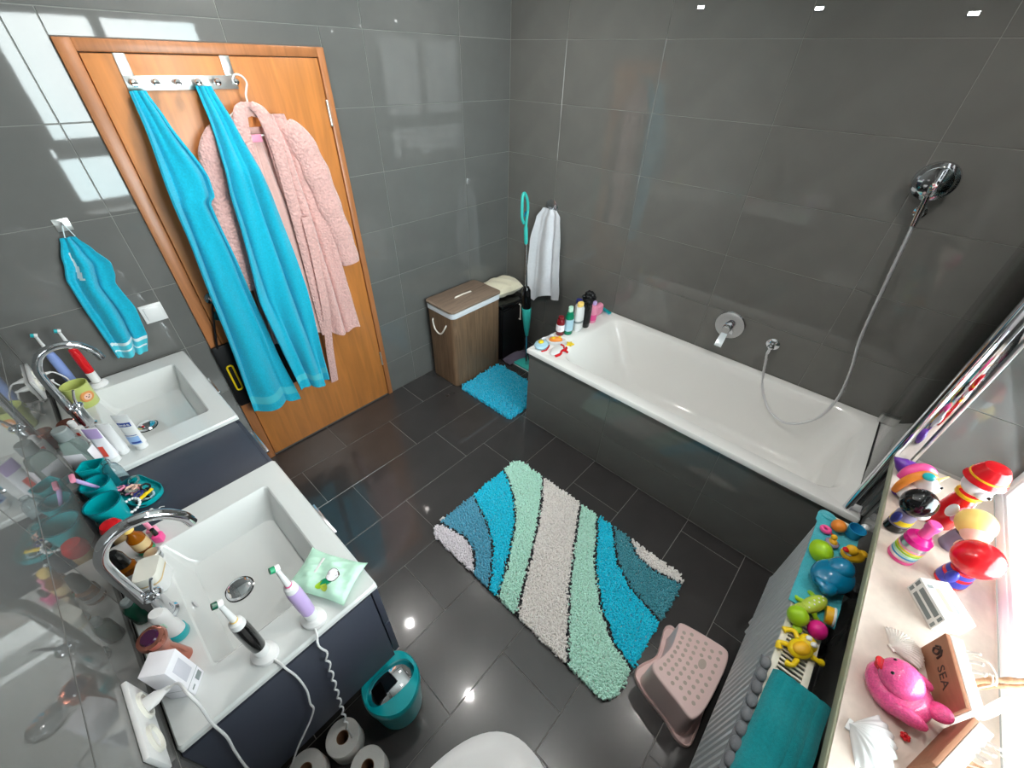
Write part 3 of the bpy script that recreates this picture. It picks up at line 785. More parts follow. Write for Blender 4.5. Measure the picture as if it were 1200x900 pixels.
mb = MB(); mb.sheet(lambda u, v: (-.022+.05*u, -.062+.036*v, .200+.036*sin(math.acos(max(-1, min(1, (.062-.036*v)/.082))))-.010*((-.022+.05*u)/.055)**2*.5), 6, 6, .003); mb.build('push_plate', 'black_gloss', sw)
def roll(x, y, z, label, tilt=(0, 0, 0)):
    t = thing('toilet_roll', label, 'toilet paper', (x, y, z), 0, 'toilet rolls under the vanity')
    t.rotation_euler = tilt
    mb = MB(); mb.lathe([(.0205, 0), (.054, 0), (.056, .003), (.056, .093), (.054, .096), (.0205, .096), (.0205, 0)], 36); mb.build('paper', 'paper', t)
    mb = MB(); mb.lathe([(.0188, .001), (.0204, .001), (.0204, .095), (.0188, .095), (.0188, .001)], 24); mb.build('core', 'cardboard', t)
roll(-2.487, -1.558, 0, 'upright toilet roll nearest the waste bin, hole facing up')
roll(-2.612, -1.545, 0, 'toilet roll standing closest to the sink wall under the vanity')
roll(-2.470, -1.686, 0, 'toilet roll standing between waste bin and toilet')

# ------------------------------------------------------------------ laundry hamper
h = thing('laundry_hamper', 'brown laundry hamper with flat lid and white liner', 'hamper', (-.63, -.172, 0))
def hl(k, z): return [(x, y, z) for x, y in rrect(-.23*k, .23*k, -.14*k, .14*k, .035, 6)]
mb = MB(); mb.loft([hl(.985, .001), hl(1, .006), hl(1, .597), hl(.985, .597), hl(.97, .02)], True, True); mb.build('body', 'weave', h, sharp=30)
mb = MB(); mb.loft([hl(1.0, .575), hl(1.018, .573), hl(1.022, .590), hl(1.022, .606), hl(1.0, .610), hl(.96, .610)], False, True); mb.build('liner', 'white_cloth', h)
mb = MB(); mb.loft([hl(1.02, .612), hl(1.04, .614), hl(1.045, .620), hl(1.04, .626), hl(1.02, .628)]); lid = mb.build('lid', 'weave_lid', h)
mb = MB(); mb.tube([(-.075, .01, .624), (-.070, .01, .631), (0, .008, .634), (.070, .006, .631), (.075, .006, .624)], .0055, 10); mb.build('rope_pull', 'rope', lid)
mb = MB(); mb.tube(curve_pts([(-.228, .075, .505), (-.238, .07, .49), (-.245, .045, .44), (-.246, .0, .418), (-.245, -.035, .44), (-.238, -.062, .487), (-.228, -.066, .503)], 20), .0055, 10); mb.build('rope_handle', 'rope', h)
mb = MB(); mb.tube(curve_pts([(.228, .075, .505), (.238, .07, .49), (.245, .045, .44), (.246, .0, .418), (.245, -.035, .44), (.238, -.062, .487), (.228, -.066, .503)], 20), .0055, 10); mb.build('rope_handle', 'rope', h)

# ------------------------------------------------------------------ low black corner cabinet
cb = thing('corner_cabinet', 'low black cabinet in the corner behind the hamper', 'cabinet', (-.235, -.155, 0))
mb = MB(); mb.box((0, 0, .232), (.28, .28, .455), .002); mb.build('body', 'black', cb)
mb = MB(); mb.box((0, -.004, .471), (.29, .30, .024), .003); mb.build('top', 'black_gloss', cb)
mb = MB(); mb.box((0, -.148, .225), (.272, .016, .43), .002); d = mb.build('door', 'black', cb)
mb = MB(); mb.tube([(.045, -.158, .45), (.045, -.172, .445), (.046, -.172, .325), (.046, -.158, .32)], .0045, 10); mb.ell((.046, -.172, .322), (.007, .006, .006)); mb.build('handle', 'rope', d)
t = thing('cream_cushion', 'cream folded cushion lying on the black corner cabinet', 'cushion', (-.20, -.135, .4905), R(-6))
mb = MB()
def cush(u, v, s_):
    a, b = 2*u-1, 2*v-1
    e = max(0, (1-abs(a)**3.2)*(1-abs(b)**3.2))**.42
    return (a*.145*(1-.08*b*b), b*.115*(1-.10*a*a), .052+s_*e*.050+.006*sin(9*a+4*b)*e)
for s_ in (1, -1):
    vs = [cush(i/16, j/14, s_) for j in range(15) for i in range(17)]
    fs = [(j*17+i, j*17+i+1, (j+1)*17+i+1, (j+1)*17+i) for j in range(14) for i in range(16)]
    mb.add(vs, fs if s_ > 0 else [f[::-1] for f in fs])
mb.build('pad', 'cream_cloth', t)
# ------------------------------------------------------------------ corner: dark cloth, mop, white cloth
t = thing('floor_cloth', 'dark purple-grey textured cloth lying before the black cabinet', 'cloth', (-.262, -.372, 0), R(-12))
mb = MB(); mb.sheet(lambda u, v: ((u-.5)*.24*(1-.3*(v-.5)**2), (v-.5)*.11, .012+.05*max(0, sin(PI*v))*max(0, sin(PI*u))**.6*(.75+.25*sin(9*u+5*v))), 26, 16, .006)
mb.build('crumpled_cloth', 'purple_grey_cloth', t)
mp = thing('spray_mop', 'turquoise spray mop standing between cabinet and bathtub', 'mop', (-.285, -.50, 0))
b0, b1 = Vector((0, 0, .03)), Vector((-.092, 0, 1.15))
def ax(k): return b0.lerp(b1, k)
mb = MB(); mb.box((0, 0, .012), (.11, .26, .02), .006); mb.build('mop_plate', 'mop_teal', mp)
mb = MB(); mb.box((0, 0, .0045), (.12, .27, .007), .003); mb.build('mop_pad', 'white_cloth', mp)
mb = MB(); mb.tube([(0, 0, .02), ax(.05), ax(.12), ax(.24)], [.016, .016, .012, .012], 14); mb.build('joint', 'steel', mp)
mb = MB(); mb.tube([ax(.24), ax(.30), ax(.40), ax(.455)], [.012, .022, .032, .034], 18); mb.build('sprayer_body', 'mop_teal', mp)
mb = MB(); mb.tube([ax(.456), ax(.47), ax(.58), ax(.60)], [.031, .033, .031, .02], 18); mb.build('water_bottle', 'black_gloss', mp)
mb = MB(); mb.tube([ax(.60), ax(.98)], .0085, 12); mb.build('pole', 'steel', mp)
mb = MB(); mb.tube([ax(.875), ax(.89), ax(.965), ax(.98)], [.0095, .013, .013, .010], 14); mb.build('grip_sleeve', 'mop_teal', mp)
hp = [(-.090, 0, 1.10), (-.086, 0, 1.16), (-.078, 0, 1.22), (-.086, 0, 1.275), (-.112, 0, 1.318), (-.130, 0, 1.305), (-.132, 0, 1.24), (-.128, 0, 1.18), (-.110, 0, 1.145)]
mb = MB(); mb.tube(curve_pts(hp, 40), .0095, 12); mb.build('loop_handle', 'mop_teal', mp)
mb = MB(); mb.tube([(-.088, 0, 1.21), (-.102, 0, 1.202), (-.106, 0, 1.185)], .005, 8); mb.build('trigger', 'ocean_blue', mp)

def interp1(keys, v):
    for (a, x), (b, y) in zip(keys, keys[1:]):
        if v <= b: k = (v-a)/(b-a); k = k*k*(3-2*k)*.5+k*.5; return x+(y-x)*k
    return keys[-1][1]
def hang(name, left, right, z0, z1, depth, folds, amp, mats, parent, axis='x', th=.007, nu=44, nv=60, ph=0, hem=.0, mfun=None, top_gather=.6, twist=0):
    """hanging cloth; left/right are (v, coordinate) keys from the top to the hem; depth(v) is the distance from the wall"""
    def f(u, v):
        a, b = interp1(left, v), interp1(right, v)
        z = z0+(z1(u)-z0)*v if callable(z1) else z0+(z1-z0)*v
        A = interp1(amp, v) if isinstance(amp, list) else amp
        d = depth(v)+A*(.5+.5*cos(2*PI*(folds*u+ph+twist*v))) + .3*A*sin(2*PI*(folds*1.7*u+ph*2-twist*v+.4))
        d += .35*A*noise.noise((u*2.6+ph*9, v*5.0, folds))+.12*A*noise.noise((u*7+v*5, v*9, folds*3))
        s_ = a+(b-a)*(u+.22/max(folds, 1)*.5*sin(2*PI*(folds*u+ph+twist*v))*min(1, v*3))
        z += .006*sin(2*PI*folds*u+1)*v
        return (s_, -d, z) if axis == 'x' else (-d, s_, z)
    mb = MB(); mb.sheet(f, nu, nv, th, mfun=mfun)
    return mb.build(name, mats, parent, sharp=60)
# white cloth on a round wall hook by the bath
t = thing('wall_hook', 'round grey steel hook on the wall over the white cloth', 'hook', (0, -.413, 1.15))
mb = MB(); mb.lathe([(0, 0), (.05, 0), (.052, .004), (.046, .007), (0, .008)], 36, along((-.001, 0, 0), (-.1, 0, 0))); mb.build('disc', 'steel', t)
mb = MB(); mb.tube([(-.008, -.015, .0), (-.03, -.015, -.008), (-.045, -.015, .004), (-.047, -.015, .016)], .005, 10); mb.build('peg', 'chrome', t)
t = thing('white_cloth', 'white thin cloth hanging on round wall hook beside bathtub', 'cloth', (0, 0, 0))
hang('cloth', [(0, -.36), (.10, -.31), (.35, -.275), (1, -.255)], [(0, -.475), (.06, -.51), (.3, -.535), (1, -.578)], 1.145, lambda u: .455+.05*u+.09*max(0, (u-.5))-.03*sin(8*u), lambda v: .022+.012*v, 2, [(0, .012), (.4, .022), (1, .026)], 'white_cloth', t, 'y', th=.004)

# ------------------------------------------------------------------ over-door rack
rk = thing('over_door_rack', 'steel over-door rack with six knob hooks', 'coat rack', (0, 0, 0))
mb = MB(); mb.box((-1.804, -.0095, 1.842), (.362, .003, .044), .0008); mb.build('rail', 'steel_bright', rk)
for x in (-1.968, -1.640):
    mb = MB(); mb.box((x, -.0095, 1.893), (.034, .0028, .064), .0008); mb.build('strap', 'steel_bright', rk)
for k in range(6):
    x = -1.966+.066*k
    mb = MB(); mb.lathe([(0, 0), (.006, 0), (.006, .022), (.011, .026), (.012, .032), (.009, .037), (0, .038)], 18, along((x, -.011, 1.84), (x, -.1, 1.852))); mb.build('hook_knob', 'chrome', rk)
# long turquoise towels
def band(v0, v1): return lambda u, v: 1 if v0 < v < v1 else 0
t = thing('bath_towel', 'long turquoise towel hanging nearest the door handle', 'towel', (0, 0, 0), 0, 'turquoise towels on the door rack')
hang('towel_cloth', [(0, -1.99), (.05, -1.995), (.25, -2.035), (.55, -2.06), (1, -2.098)], [(0, -1.945), (.06, -1.925), (.19, -1.872), (.235, -1.878), (.25, -1.905), (.45, -1.885), (.75, -1.868), (1, -1.842)], 1.822, lambda u: .415-.035*u,
     lambda v: .040+.10*min(1, v*4)*(1-.55*v), 1.6, [(0, .012), (.12, .024), (.5, .030), (1, .026)], ['towel', 'towel_band'], t, th=.009, nu=56, nv=110, mfun=band(.925, .965), twist=.35)
t = thing('bath_towel', 'long turquoise towel hanging over the pink bathrobe', 'towel', (0, 0, 0), 0, 'turquoise towels on the door rack')
hang('towel_cloth', [(0, -1.785), (.05, -1.79), (.28, -1.845), (.6, -1.885), (1, -1.842)], [(0, -1.735), (.08, -1.715), (.28, -1.685), (.6, -1.665), (1, -1.688)], 1.832, lambda u: .475-.02*u+.02*sin(7*u),
     lambda v: .046+.105*min(1, v*5), 2.1, [(0, .010), (.12, .022), (.5, .028), (1, .036)], ['towel', 'towel_band'], t, th=.009, nu=60, nv=110, mfun=band(.935, .965), ph=.3, twist=-.5)
# hanger and robe
hg = thing('clothes_hanger', 'white wire hanger holding the pink bathrobe', 'hanger', (0, 0, 0))
hk = [(-1.648, -.052, 1.838), (-1.650, -.052, 1.853), (-1.634, -.052, 1.868), (-1.612, -.052, 1.862), (-1.602, -.052, 1.842), (-1.61, -.052, 1.822), (-1.62, -.054, 1.80), (-1.622, -.056, 1.772)]
mb = MB(); mb.tube(curve_pts(hk, 34), .0036, 8); mb.build('hook', 'white_plastic', hg)
mb = MB(); mb.tube(curve_pts([(-1.80, -.058, 1.672), (-1.72, -.058, 1.725), (-1.622, -.058, 1.774), (-1.53, -.058, 1.715), (-1.46, -.058, 1.655)], 24), .004, 8)
mb.tube([(-1.80, -.058, 1.672), (-1.46, -.058, 1.655)], .0034, 8); mb.build('shoulder_wire', 'white_plastic', hg)
rb = thing('bathrobe', 'pale pink fleece bathrobe hanging open on white hanger', 'bathrobe', (0, 0, 0))
hang('back_panel', [(0, -1.79), (.3, -1.83), (1, -1.87)], [(0, -1.455), (.3, -1.455), (1, -1.46)], 1.69, lambda u: .74-.06*u, lambda v: .024, 4, [(0, .004), (1, .012)], 'robe_inner', rb, th=.006, nu=40, nv=40)
hang('front_panel', [(0, -1.775), (.1, -1.80), (.5, -1.84), (1, -1.875)], [(0, -1.70), (.2, -1.70), (.5, -1.70), (1, -1.74)], 1.735, lambda u: .735-.01*u, lambda v: .062, 1.6, [(0, .01), (1, .028)], 'robe', rb, th=.008, nu=26, nv=60, ph=.2)
hang('front_panel', [(0, -1.60), (.2, -1.60), (.5, -1.595), (1, -1.60)], [(0, -1.50), (.15, -1.455), (.5, -1.428), (1, -1.402)], 1.735, lambda u: .685-.045*u+.02*sin(9*u), lambda v: .064, 2.2, [(0, .01), (.5, .028), (1, .034)], 'robe', rb, th=.008, nu=40, nv=70, ph=.1)
hang('inner_facing', [(0, -1.66), (.3, -1.69), (1, -1.74)], [(0, -1.62), (.3, -1.60), (1, -1.59)], 1.66, lambda u: .735-.03*u, lambda v: .052, 1.8, [(0, .006), (1, .024)], 'robe_inner', rb, th=.006, nu=30, nv=60, ph=.6)
def lapel(pts, w):
    def f(u, v):
        x, d, z = lerp_pts(pts, v); ww = interp1(w, v)
        return (x+(u-.5)*ww, -d-.010*sin(PI*u), z)
    mb = MB(); mb.sheet(f, 8, 60, .010); return mb.build('collar', 'robe', rb, sharp=60)
lapel([(-1.635, .062, 1.778), (-1.672, .074, 1.74), (-1.690, .084, 1.62), (-1.694, .088, 1.45), (-1.70, .090, 1.2), (-1.72, .090, .95), (-1.74, .088, .738)], [(0, .03), (.08, .05), (.5, .046), (1, .04)])
lapel([(-1.622, .062, 1.778), (-1.585, .074, 1.735), (-1.572, .086, 1.62), (-1.575, .092, 1.45), (-1.582, .094, 1.2), (-1.592, .094, .95), (-1.60, .092, .70)], [(0, .03), (.08, .05), (.5, .046), (1, .044)])
mb = MB(); mb.sheet(lambda u, v: (-1.665+.08*u, -.046-.012*sin(PI*u), 1.782-.05*v-.012*abs(2*u-1)), 8, 6, .008); mb.build('neck_back', 'robe_inner', rb)
def sleeve(pts, rs, flat):
    P = curve_pts([(x, -d, z) for x, d, z in pts], 40); rr = [interp1(rs, i/39)*(1+.05*sin(i*.9)) for i in range(40)]
    mb = MB(); mb.tube(P, rr, 18, flat=flat, flat_axis=(0, 1, 0)); return mb.build('sleeve', 'robe', rb, sharp=60)
sleeve([(-1.50, .07, 1.70), (-1.455, .075, 1.62), (-1.425, .082, 1.50), (-1.40, .088, 1.34), (-1.372, .09, 1.18), (-1.358, .09, 1.045)], [(0, .03), (.15, .056), (.4, .062), (.8, .054), (1, .050)], .5)
sleeve([(-1.76, .07, 1.70), (-1.81, .075, 1.62), (-1.842, .08, 1.50), (-1.862, .085, 1.34), (-1.872, .085, 1.18), (-1.875, .085, 1.06)], [(0, .03), (.15, .052), (.4, .056), (.8, .05), (1, .046)], .5)
mb = MB()
def belt(u, v):
    x, d, z = lerp_pts([(-1.548, .118, 1.33), (-1.556, .122, 1.12), (-1.575, .118, .85), (-1.600, .080, .60), (-1.617, .050, .345)], v)
    return (x+(u-.5)*.042*(1 if v > .5 else .8+.4*v), -d-.004*sin(PI*u), z)
mb.sheet(belt, 4, 60, .006); mb.build('belt', 'robe', rb, sharp=60)
mb = MB(); mb.box((-1.64, -.07, 1.655), (.05, .004, .028), .001); mb.build('neck_label', 'baby_pink', rb)
# black bag behind the towels
bg = thing('black_bag', 'flat black bag with yellow trim hanging behind the towels', 'bag', (0, 0, 0))
mb = MB(); mb.box((-1.963, -.0205, .625), (.322, .022, .37), .008); mb.build('pouch', 'black', bg)
mb = MB(); mb.tube(curve_pts([(-2.10, -.030, .80), (-2.07, -.036, .92), (-2.03, -.038, 1.028), (-1.99, -.036, .92), (-1.94, -.030, .80)], 24), .005, 8); mb.build('strap', 'black', bg)
mb = MB(); mb.tube([(x, -.0335, z) for x, z in rrect(-2.102, -2.076, .545, .695, .012, 4)], .0045, 8, closed=True); mb.build('yellow_trim', 'yellow', bg)

# ------------------------------------------------------------------ small towel, light switch, sockets
t = thing('adhesive_hook', 'square steel adhesive hook above the small turquoise towel', 'hook', (-2.351, 0, 1.437))
mb = MB(); mb.box((0, -.002, 0), (.044, .003, .042), .001); mb.build('plate', 'steel_bright', t)
mb = MB(); mb.tube([(0, -.003, .008), (0, -.018, .002), (0, -.024, .006), (0, -.025, .014)], .0032, 8); mb.build('peg', 'chrome', t)
t = thing('guest_towel', 'small turquoise towel with pale stripes on adhesive hook', 'towel', (0, 0, 0))
def gz(u, v): return 2 if (.86 < v < .885 or .93 < v < .95) else (1 if (v > .86) else (2 if v < .30 and abs(u-.22-.5*v) < .035 and v > .10 else 0))
hang('towel_cloth', [(0, -2.378), (.15, -2.41), (.30, -2.437), (.6, -2.442), (1, -2.440)], [(0, -2.338), (.10, -2.315), (.22, -2.292), (.30, -2.30), (.38, -2.315), (.6, -2.302), (.85, -2.315), (1, -2.342)], 1.398, lambda u: .912-.004*u, lambda v: .012+.008*min(1, v*4), 2, [(0, .012), (.3, .026), (1, .03)], ['towel', 'towel_band', 'stripe_white'], t, th=.006, nu=44, nv=70, mfun=gz, ph=.15)
mb = MB(); mb.tube(curve_pts([(-2.366, -.018, 1.398), (-2.356, -.022, 1.432), (-2.351, -.022, 1.443), (-2.346, -.022, 1.432), (-2.338, -.018, 1.398)], 14), .0016, 6); o = mb.build('hanging_loop', 'stripe_white', t)
sw = thing('light_switch', 'square white light switch beside the door casing', 'switch', (-2.2495, 0, 1.046))
mb = MB(); mb.box((0, -.004, 0), (.080, .008, .080), .003); mb.build('frame', 'white_plastic', sw)
mb = MB(); mb.box((0, -.0095, 0), (.056, .006, .056), .002); mb.build('rocker', 'white_plastic', sw)
def socket(y, z, n, label):
    t = thing('wall_socket', label, 'socket', (XS, y, z))
    mb = MB(); mb.box((.005, 0, 0), (.010, .081*n, .081), .003); mb.build('plate', 'white_plastic', t)
    for k in range(n):
        yy = (k-(n-1)/2)*.071
        mb = MB(); mb.lathe([(.021, .0155), (.026, .0155), (.027, .0095), (.021, .0095), (.0205, .002), (0, .002), (0, .0025), (.0202, .0025), (.021, .0155)], 24, along((0, yy, 0), (.1, yy, 0))); mb.build('outlet', 'offwhite_plastic', t)
    return t
socket(-1.572, .955, 2, 'double white socket beside the white cream box')
socket(-.105, .965, 2, 'double white socket behind the tap of the mug basin')
def plug(x, y, z, label, cable):
    t = thing('power_plug', label, 'plug', (0, 0, 0))
    mb = MB(); mb.lathe([(0, .003), (.014, .003), (.016, .010), (.014, .03), (.008, .040), (.005, .052), (0, .052)], 18, along((XS, y, z), (XS+.1, y, z)), sy=.55); mb.build('plug_body', 'white_plastic', t)
    mb = MB(); mb.tube(curve_pts([(XS+.045, y, z)]+cable, 70), .0028, 8); mb.build('cable', 'white_plastic', t)
plug(XS, -1.537, .955, 'white plug with cord drooping over the near basin corner', [(-2.610, -1.555, .975), (-2.598, -1.60, 1.0), (-2.596, -1.618, .968), (-2.606, -1.622, .89), (-2.612, -1.622, .80), (-2.625, -1.622, .72), (-2.64, -1.622, .60), (-2.64, -1.622, .50)])
plug(XS, -.07, .965, 'white plug with cord running behind the yellow mug', [(-2.62, -.075, .96), (-2.60, -.10, .93), (-2.61, -.11, .89), (-2.625, -.115, .862), (-2.64, -.13, .856), (-2.645, -.05, .856)])
plug(XS, -.14, .965, 'second white plug with cord above the yellow mug', [(-2.63, -.15, .955), (-2.62, -.14, .91), (-2.635, -.135, .88), (-2.64, -.145, .858), (-2.65, -.16, .8555)])
# ------------------------------------------------------------------ things on the basins and the shelf between them
ZB, ZS = .8508, .8303
def lathe_part(parent, name, prof, m, T=None, n=24, sx=1, sy=1, **k):
    mb = MB(); mb.lathe(prof, n, T, 0, sx, sy); return mb.build(name, m, parent, **k)
def rnd_prof(r, z0, z1, e=.003, r1=None):
    r1 = r if r1 is None else r1
    return [(0, z0), (r-e, z0), (r, z0+e), (r1, z1-e), (r1-e, z1), (0, z1)]
def charger(x, y, label, rz, cable):
    t = thing('toothbrush_charger', label, 'charger', (x, y, ZB), 0)
    mb = MB(); mb.lathe([(0, 0), (.024, 0), (.026, .003), (.025, .012), (.019, .017), (.0165, .019), (0, .019)], 28, Matrix.Rotation(rz, 4, 'Z'), sx=1.2); mb.build('base', 'white_plastic', t)
    mb = MB(); mb.tube([(p[0]-x, p[1]-y, p[2]-ZB) for p in curve_pts(cable, 90)], .0026, 8); mb.build('cable', 'white_plastic', t)
def ebrush(x, y, label, grip, ring, bristle, lean=(0, 0), body='white_plastic', cap='white_plastic', foot=.03):
    t = thing('electric_toothbrush', label, 'toothbrush', (x, y, ZB+.0195))
    t.rotation_euler = (lean[0], lean[1], 0)
    lathe_part(t, 'foot', rnd_prof(.0145, 0, foot), body, sx=1.05)
    lathe_part(t, 'grip', [(0, foot+.0005), (.0148, foot+.0005), (.0158, .06), (.0158, .12), (.0148, .142), (0, .142)], grip)
    lathe_part(t, 'collar', [(0, .1425), (.0146, .1425), (.013, .158), (.0075, .163), (0, .163)], cap)
    mb = MB(); mb.lathe([(0, .1635), (.0068, .1635), (.0062, .185), (.0048, .215), (.0044, .232), (0, .234)], 16)
    h_ = mb.build('brush_neck', 'white_plastic', t)
    lathe_part(h_, 'colour_ring', [(.0070, .164), (.0074, .164), (.0074, .168), (.0070, .168)], ring)
    T = along((0, 0, .238), (-.012, .0, .243))
    mb = MB(); mb.lathe([(0, -.006), (.0072, -.006), (.0080, .0), (.0072, .003), (0, .003)], 18, T); mb.build('brush_head', 'white_plastic', h_)
    mb = MB(); mb.lathe([(0, .003), (.0072, .003), (.0068, .012), (0, .0115)], 18, T); mb.build('bristles', bristle, h_)
charger(-2.487, -1.555, 'white charger under the black electric toothbrush', R(-60),
        [(-2.478, -1.58, ZB+.006), (-2.472, -1.600, ZB+.006), (-2.468, -1.6165, .850), (-2.463, -1.620, .789), (-2.466, -1.620, .701), (-2.478, -1.620, .628), (-2.480, -1.620, .59), (-2.50, -1.620, .55), (-2.53, -1.62, .51), (-2.56, -1.62, .47), (-2.60, -1.62, .40)])
ebrush(-2.487, -1.555, 'black electric toothbrush with dark green bristles on charger', 'black_gloss', 'gold_yellow', 'dark_green')
lil = []
for k in range(46):
    q = k/45; z = .80-.50*q
    lil.append((-2.392-.062*q+.004*sin(k*1.25), -1.6215+.002*cos(k*1.25), z))
charger(-2.375, -1.564, 'white charger under the lilac electric toothbrush', R(-60), [(-2.384, -1.588, ZB+.006), (-2.388, -1.606, ZB+.004), (-2.396, -1.619, .845), (-2.395, -1.621, .82)]+lil+[(-2.456, -1.615, .27), (-2.462, -1.61, .18)])
ebrush(-2.375, -1.564, 'lilac electric toothbrush with green bristles on charger', 'lilac', 'hot_pink', 'green', lean=(0, R(-2)))
charger(-2.536, -.078, 'white charger under the red electric toothbrush', R(20), [(-2.55, -.06, ZB+.006), (-2.58, -.04, ZB+.004), (-2.62, -.036, ZB+.003), (-2.65, -.05, ZB+.003)])
ebrush(-2.536, -.078, 'red electric toothbrush on charger beside the yellow mug', 'red', 'white_plastic', 'teal_plastic', cap='red', foot=.05)
charger(-2.598, -.060, 'white charger behind the yellow mug', R(0), [(-2.615, -.045, ZB+.006), (-2.64, -.035, ZB+.004), (-2.66, -.06, ZB+.003)])
ebrush(-2.598, -.060, 'pale blue electric toothbrush behind the yellow mug', 'blue_lilac', 'blue_lilac', 'teal_plastic', cap='blue_lilac')
# mug
t = thing('mug', 'yellow-green mug with orange lion face', 'mug', (-2.590, -.185, ZB), R(-60))
lathe_part(t, 'mug_body', [(0, 0), (.034, 0), (.037, .004), (.040, .092), (.0405, .094), (.037, .094), (.034, .008), (0, .006)], 'mug_green', n=36)
mb = MB(); mb.tube(curve_pts([(-.037, 0, .075), (-.058, 0, .07), (-.062, 0, .045), (-.052, 0, .022), (-.036, 0, .02)], 20), .005, 10); mb.build('handle', 'mug_green', t)
mb = MB(); T = along((.039, -.004, .048), (.08, -.004, .046)); mb.lathe([(0, -.0015), (.023, -.003), (.020, .0005), (0, .0015)], 22, T); fm = mb.build('lion_mane', 'lion_orange', t)
mb = MB(); mb.lathe([(0, 0), (.014, 0), (.012, .0022), (0, .003)], 20, T); mb.build('lion_face', 'skin_pink', fm)
mb = MB(); mb.ell((.0425, .001, .052), (.0012, .002, .002)); mb.ell((.0425, -.009, .052), (.0012, .002, .002)); mb.ell((.0428, -.004, .046), (.0012, .003, .002)); mb.build('lion_features', 'print_dark', fm)
# tubes of toothpaste standing on their caps
def tube_paste(x, y, h, w, label, rz, mbody, mcap, lean=(0, 0)):
    t = thing('toothpaste_tube', label, 'toothpaste', (x, y, ZB), rz); t.rotation_euler = (lean[0], lean[1], rz)
    lathe_part(t, 'cap', rnd_prof(.0155, 0, .022, .002), mcap, sx=1.1)
    L = []
    for k in range(9):
        q = k/8; a = w/2*(.82+.18*q); b = .0165*(1-q)**.8+.0012
        L.append([(a*cos(2*PI*i/28), b*sin(2*PI*i/28), .0235+(h-.0235)*q) for i in range(28)])
    mb = MB(); mb.loft(L); mb.build('tube_body', mbody, t, sharp=50)
    return t
tc = tube_paste(-2.507, -.600, .150, .050, 'white toothpaste tube with blue lettering, standing at the basin edge', R(-38), 'white_plastic', 'white_plastic')
def tube_front(z, h=.150, w=.05): q = (z-.0235)/(h-.0235); return -(.0165*(1-q)**.8+.0012)-.0004
def strip(parent, name, m, z0, z1, x0, x1, push=.0004):
    mb = MB(); mb.sheet(lambda u, v: (x0+(x1-x0)*u, tube_front(z0+(z1-z0)*v)*math.sqrt(max(.05, 1-((x0+(x1-x0)*u)/.0245)**2))-push, z0+(z1-z0)*v), 8, 8, .0003); mb.build(name, m, parent)
strip(tc, 'blue_block', 'print_light_blue', .030, .062, -.019, .019)
strip(tc, 'blue_stripe', 'print_blue', .066, .0685, -.018, .018)
strip(tc, 'blue_swoosh', 'print_blue', .034, .041, -.008, .018, .0008)
strip(tc, 'logo_oval', 'print_blue', .104, .120, -.019, .019)
lettering('Oral-B', .0125, 'logo_text', 'white_plastic', tc, frame((0, tube_front(.112)-.0016, .112), (1, 0, 0), (0, -.09, 1)))
tb = tube_paste(-2.556, -.585, .134, .044, 'slim white toothpaste tube between two other tubes', R(-40), 'white_plastic', 'white_plastic')
ta = tube_paste(-2.584, -.608, .150, .046, 'white and lilac toothpaste tube with red label', R(-40), 'card_white', 'white_plastic')
strip(ta, 'red_label', 'print_red', .036, .078, -.008, .008)
strip(ta, 'lilac_top', 'lilac', .110, .147, -.022, .022)
# mouthwash and jars behind
t = thing('mouthwash_bottle', 'clear mouthwash bottle with grey cap and white labels', 'bottle', (-2.640, -.600, ZB), R(-35))
lathe_part(t, 'bottle_body', [(0, 0), (.034, 0), (.037, .004), (.037, .105), (.030, .128), (.014, .138), (.014, .142), (0, .142)], 'clear_grey', n=32, sx=.95, sy=.62)
lathe_part(t, 'cap', [(0, .1425), (.0205, .1425), (.0205, .176), (.018, .179), (0, .179)], 'box_grey', n=28)
mb = MB(); mb.box((.0, -.0238, .060), (.050, .0012, .062), .0004); mb.build('label', 'card_white', t)
mb = MB(); mb.box((.0362, 0, .064), (.0012, .028, .060), .0004); mb.build('label', 'card_white', t)
t = thing('red_jar', 'squat dark red jar with pinkish lid behind the tap', 'jar', (-2.650, -.385, ZB))
lathe_part(t, 'jar_body', rnd_prof(.024, 0, .052), 'dark_red'); lathe_part(t, 'jar_lid', rnd_prof(.025, .0525, .073), 'rose_gold')
t = thing('white_flask', 'small white flask with red mark beside the tap', 'bottle', (-2.632, -.430, ZB), R(-40))
mb = MB(); mb.box((0, 0, .034), (.036, .024, .068), .006); mb.build('flask_body', 'white_plastic', t)
lathe_part(t, 'cap', rnd_prof(.010, .0685, .095), 'white_plastic'); mb = MB(); mb.box((.006, -.0122, .045), (.010, .0008, .014), .0002); mb.build('red_mark', 'print_red', t)
t = thing('turquoise_beaker', 'small turquoise beaker behind the red-labelled tube', 'beaker', (-2.628, -.690, ZS), R(-30))
mb = MB(); mb.loft([[(x, y, z) for x, y in rrect(-a, a, -a*.8, a*.8, .008, 4)] for a, z in ((.026, 0), (.030, .10), (.027, .10), (.023, .006))], True, True); mb.build('beaker_body', 'teal_plastic', t)
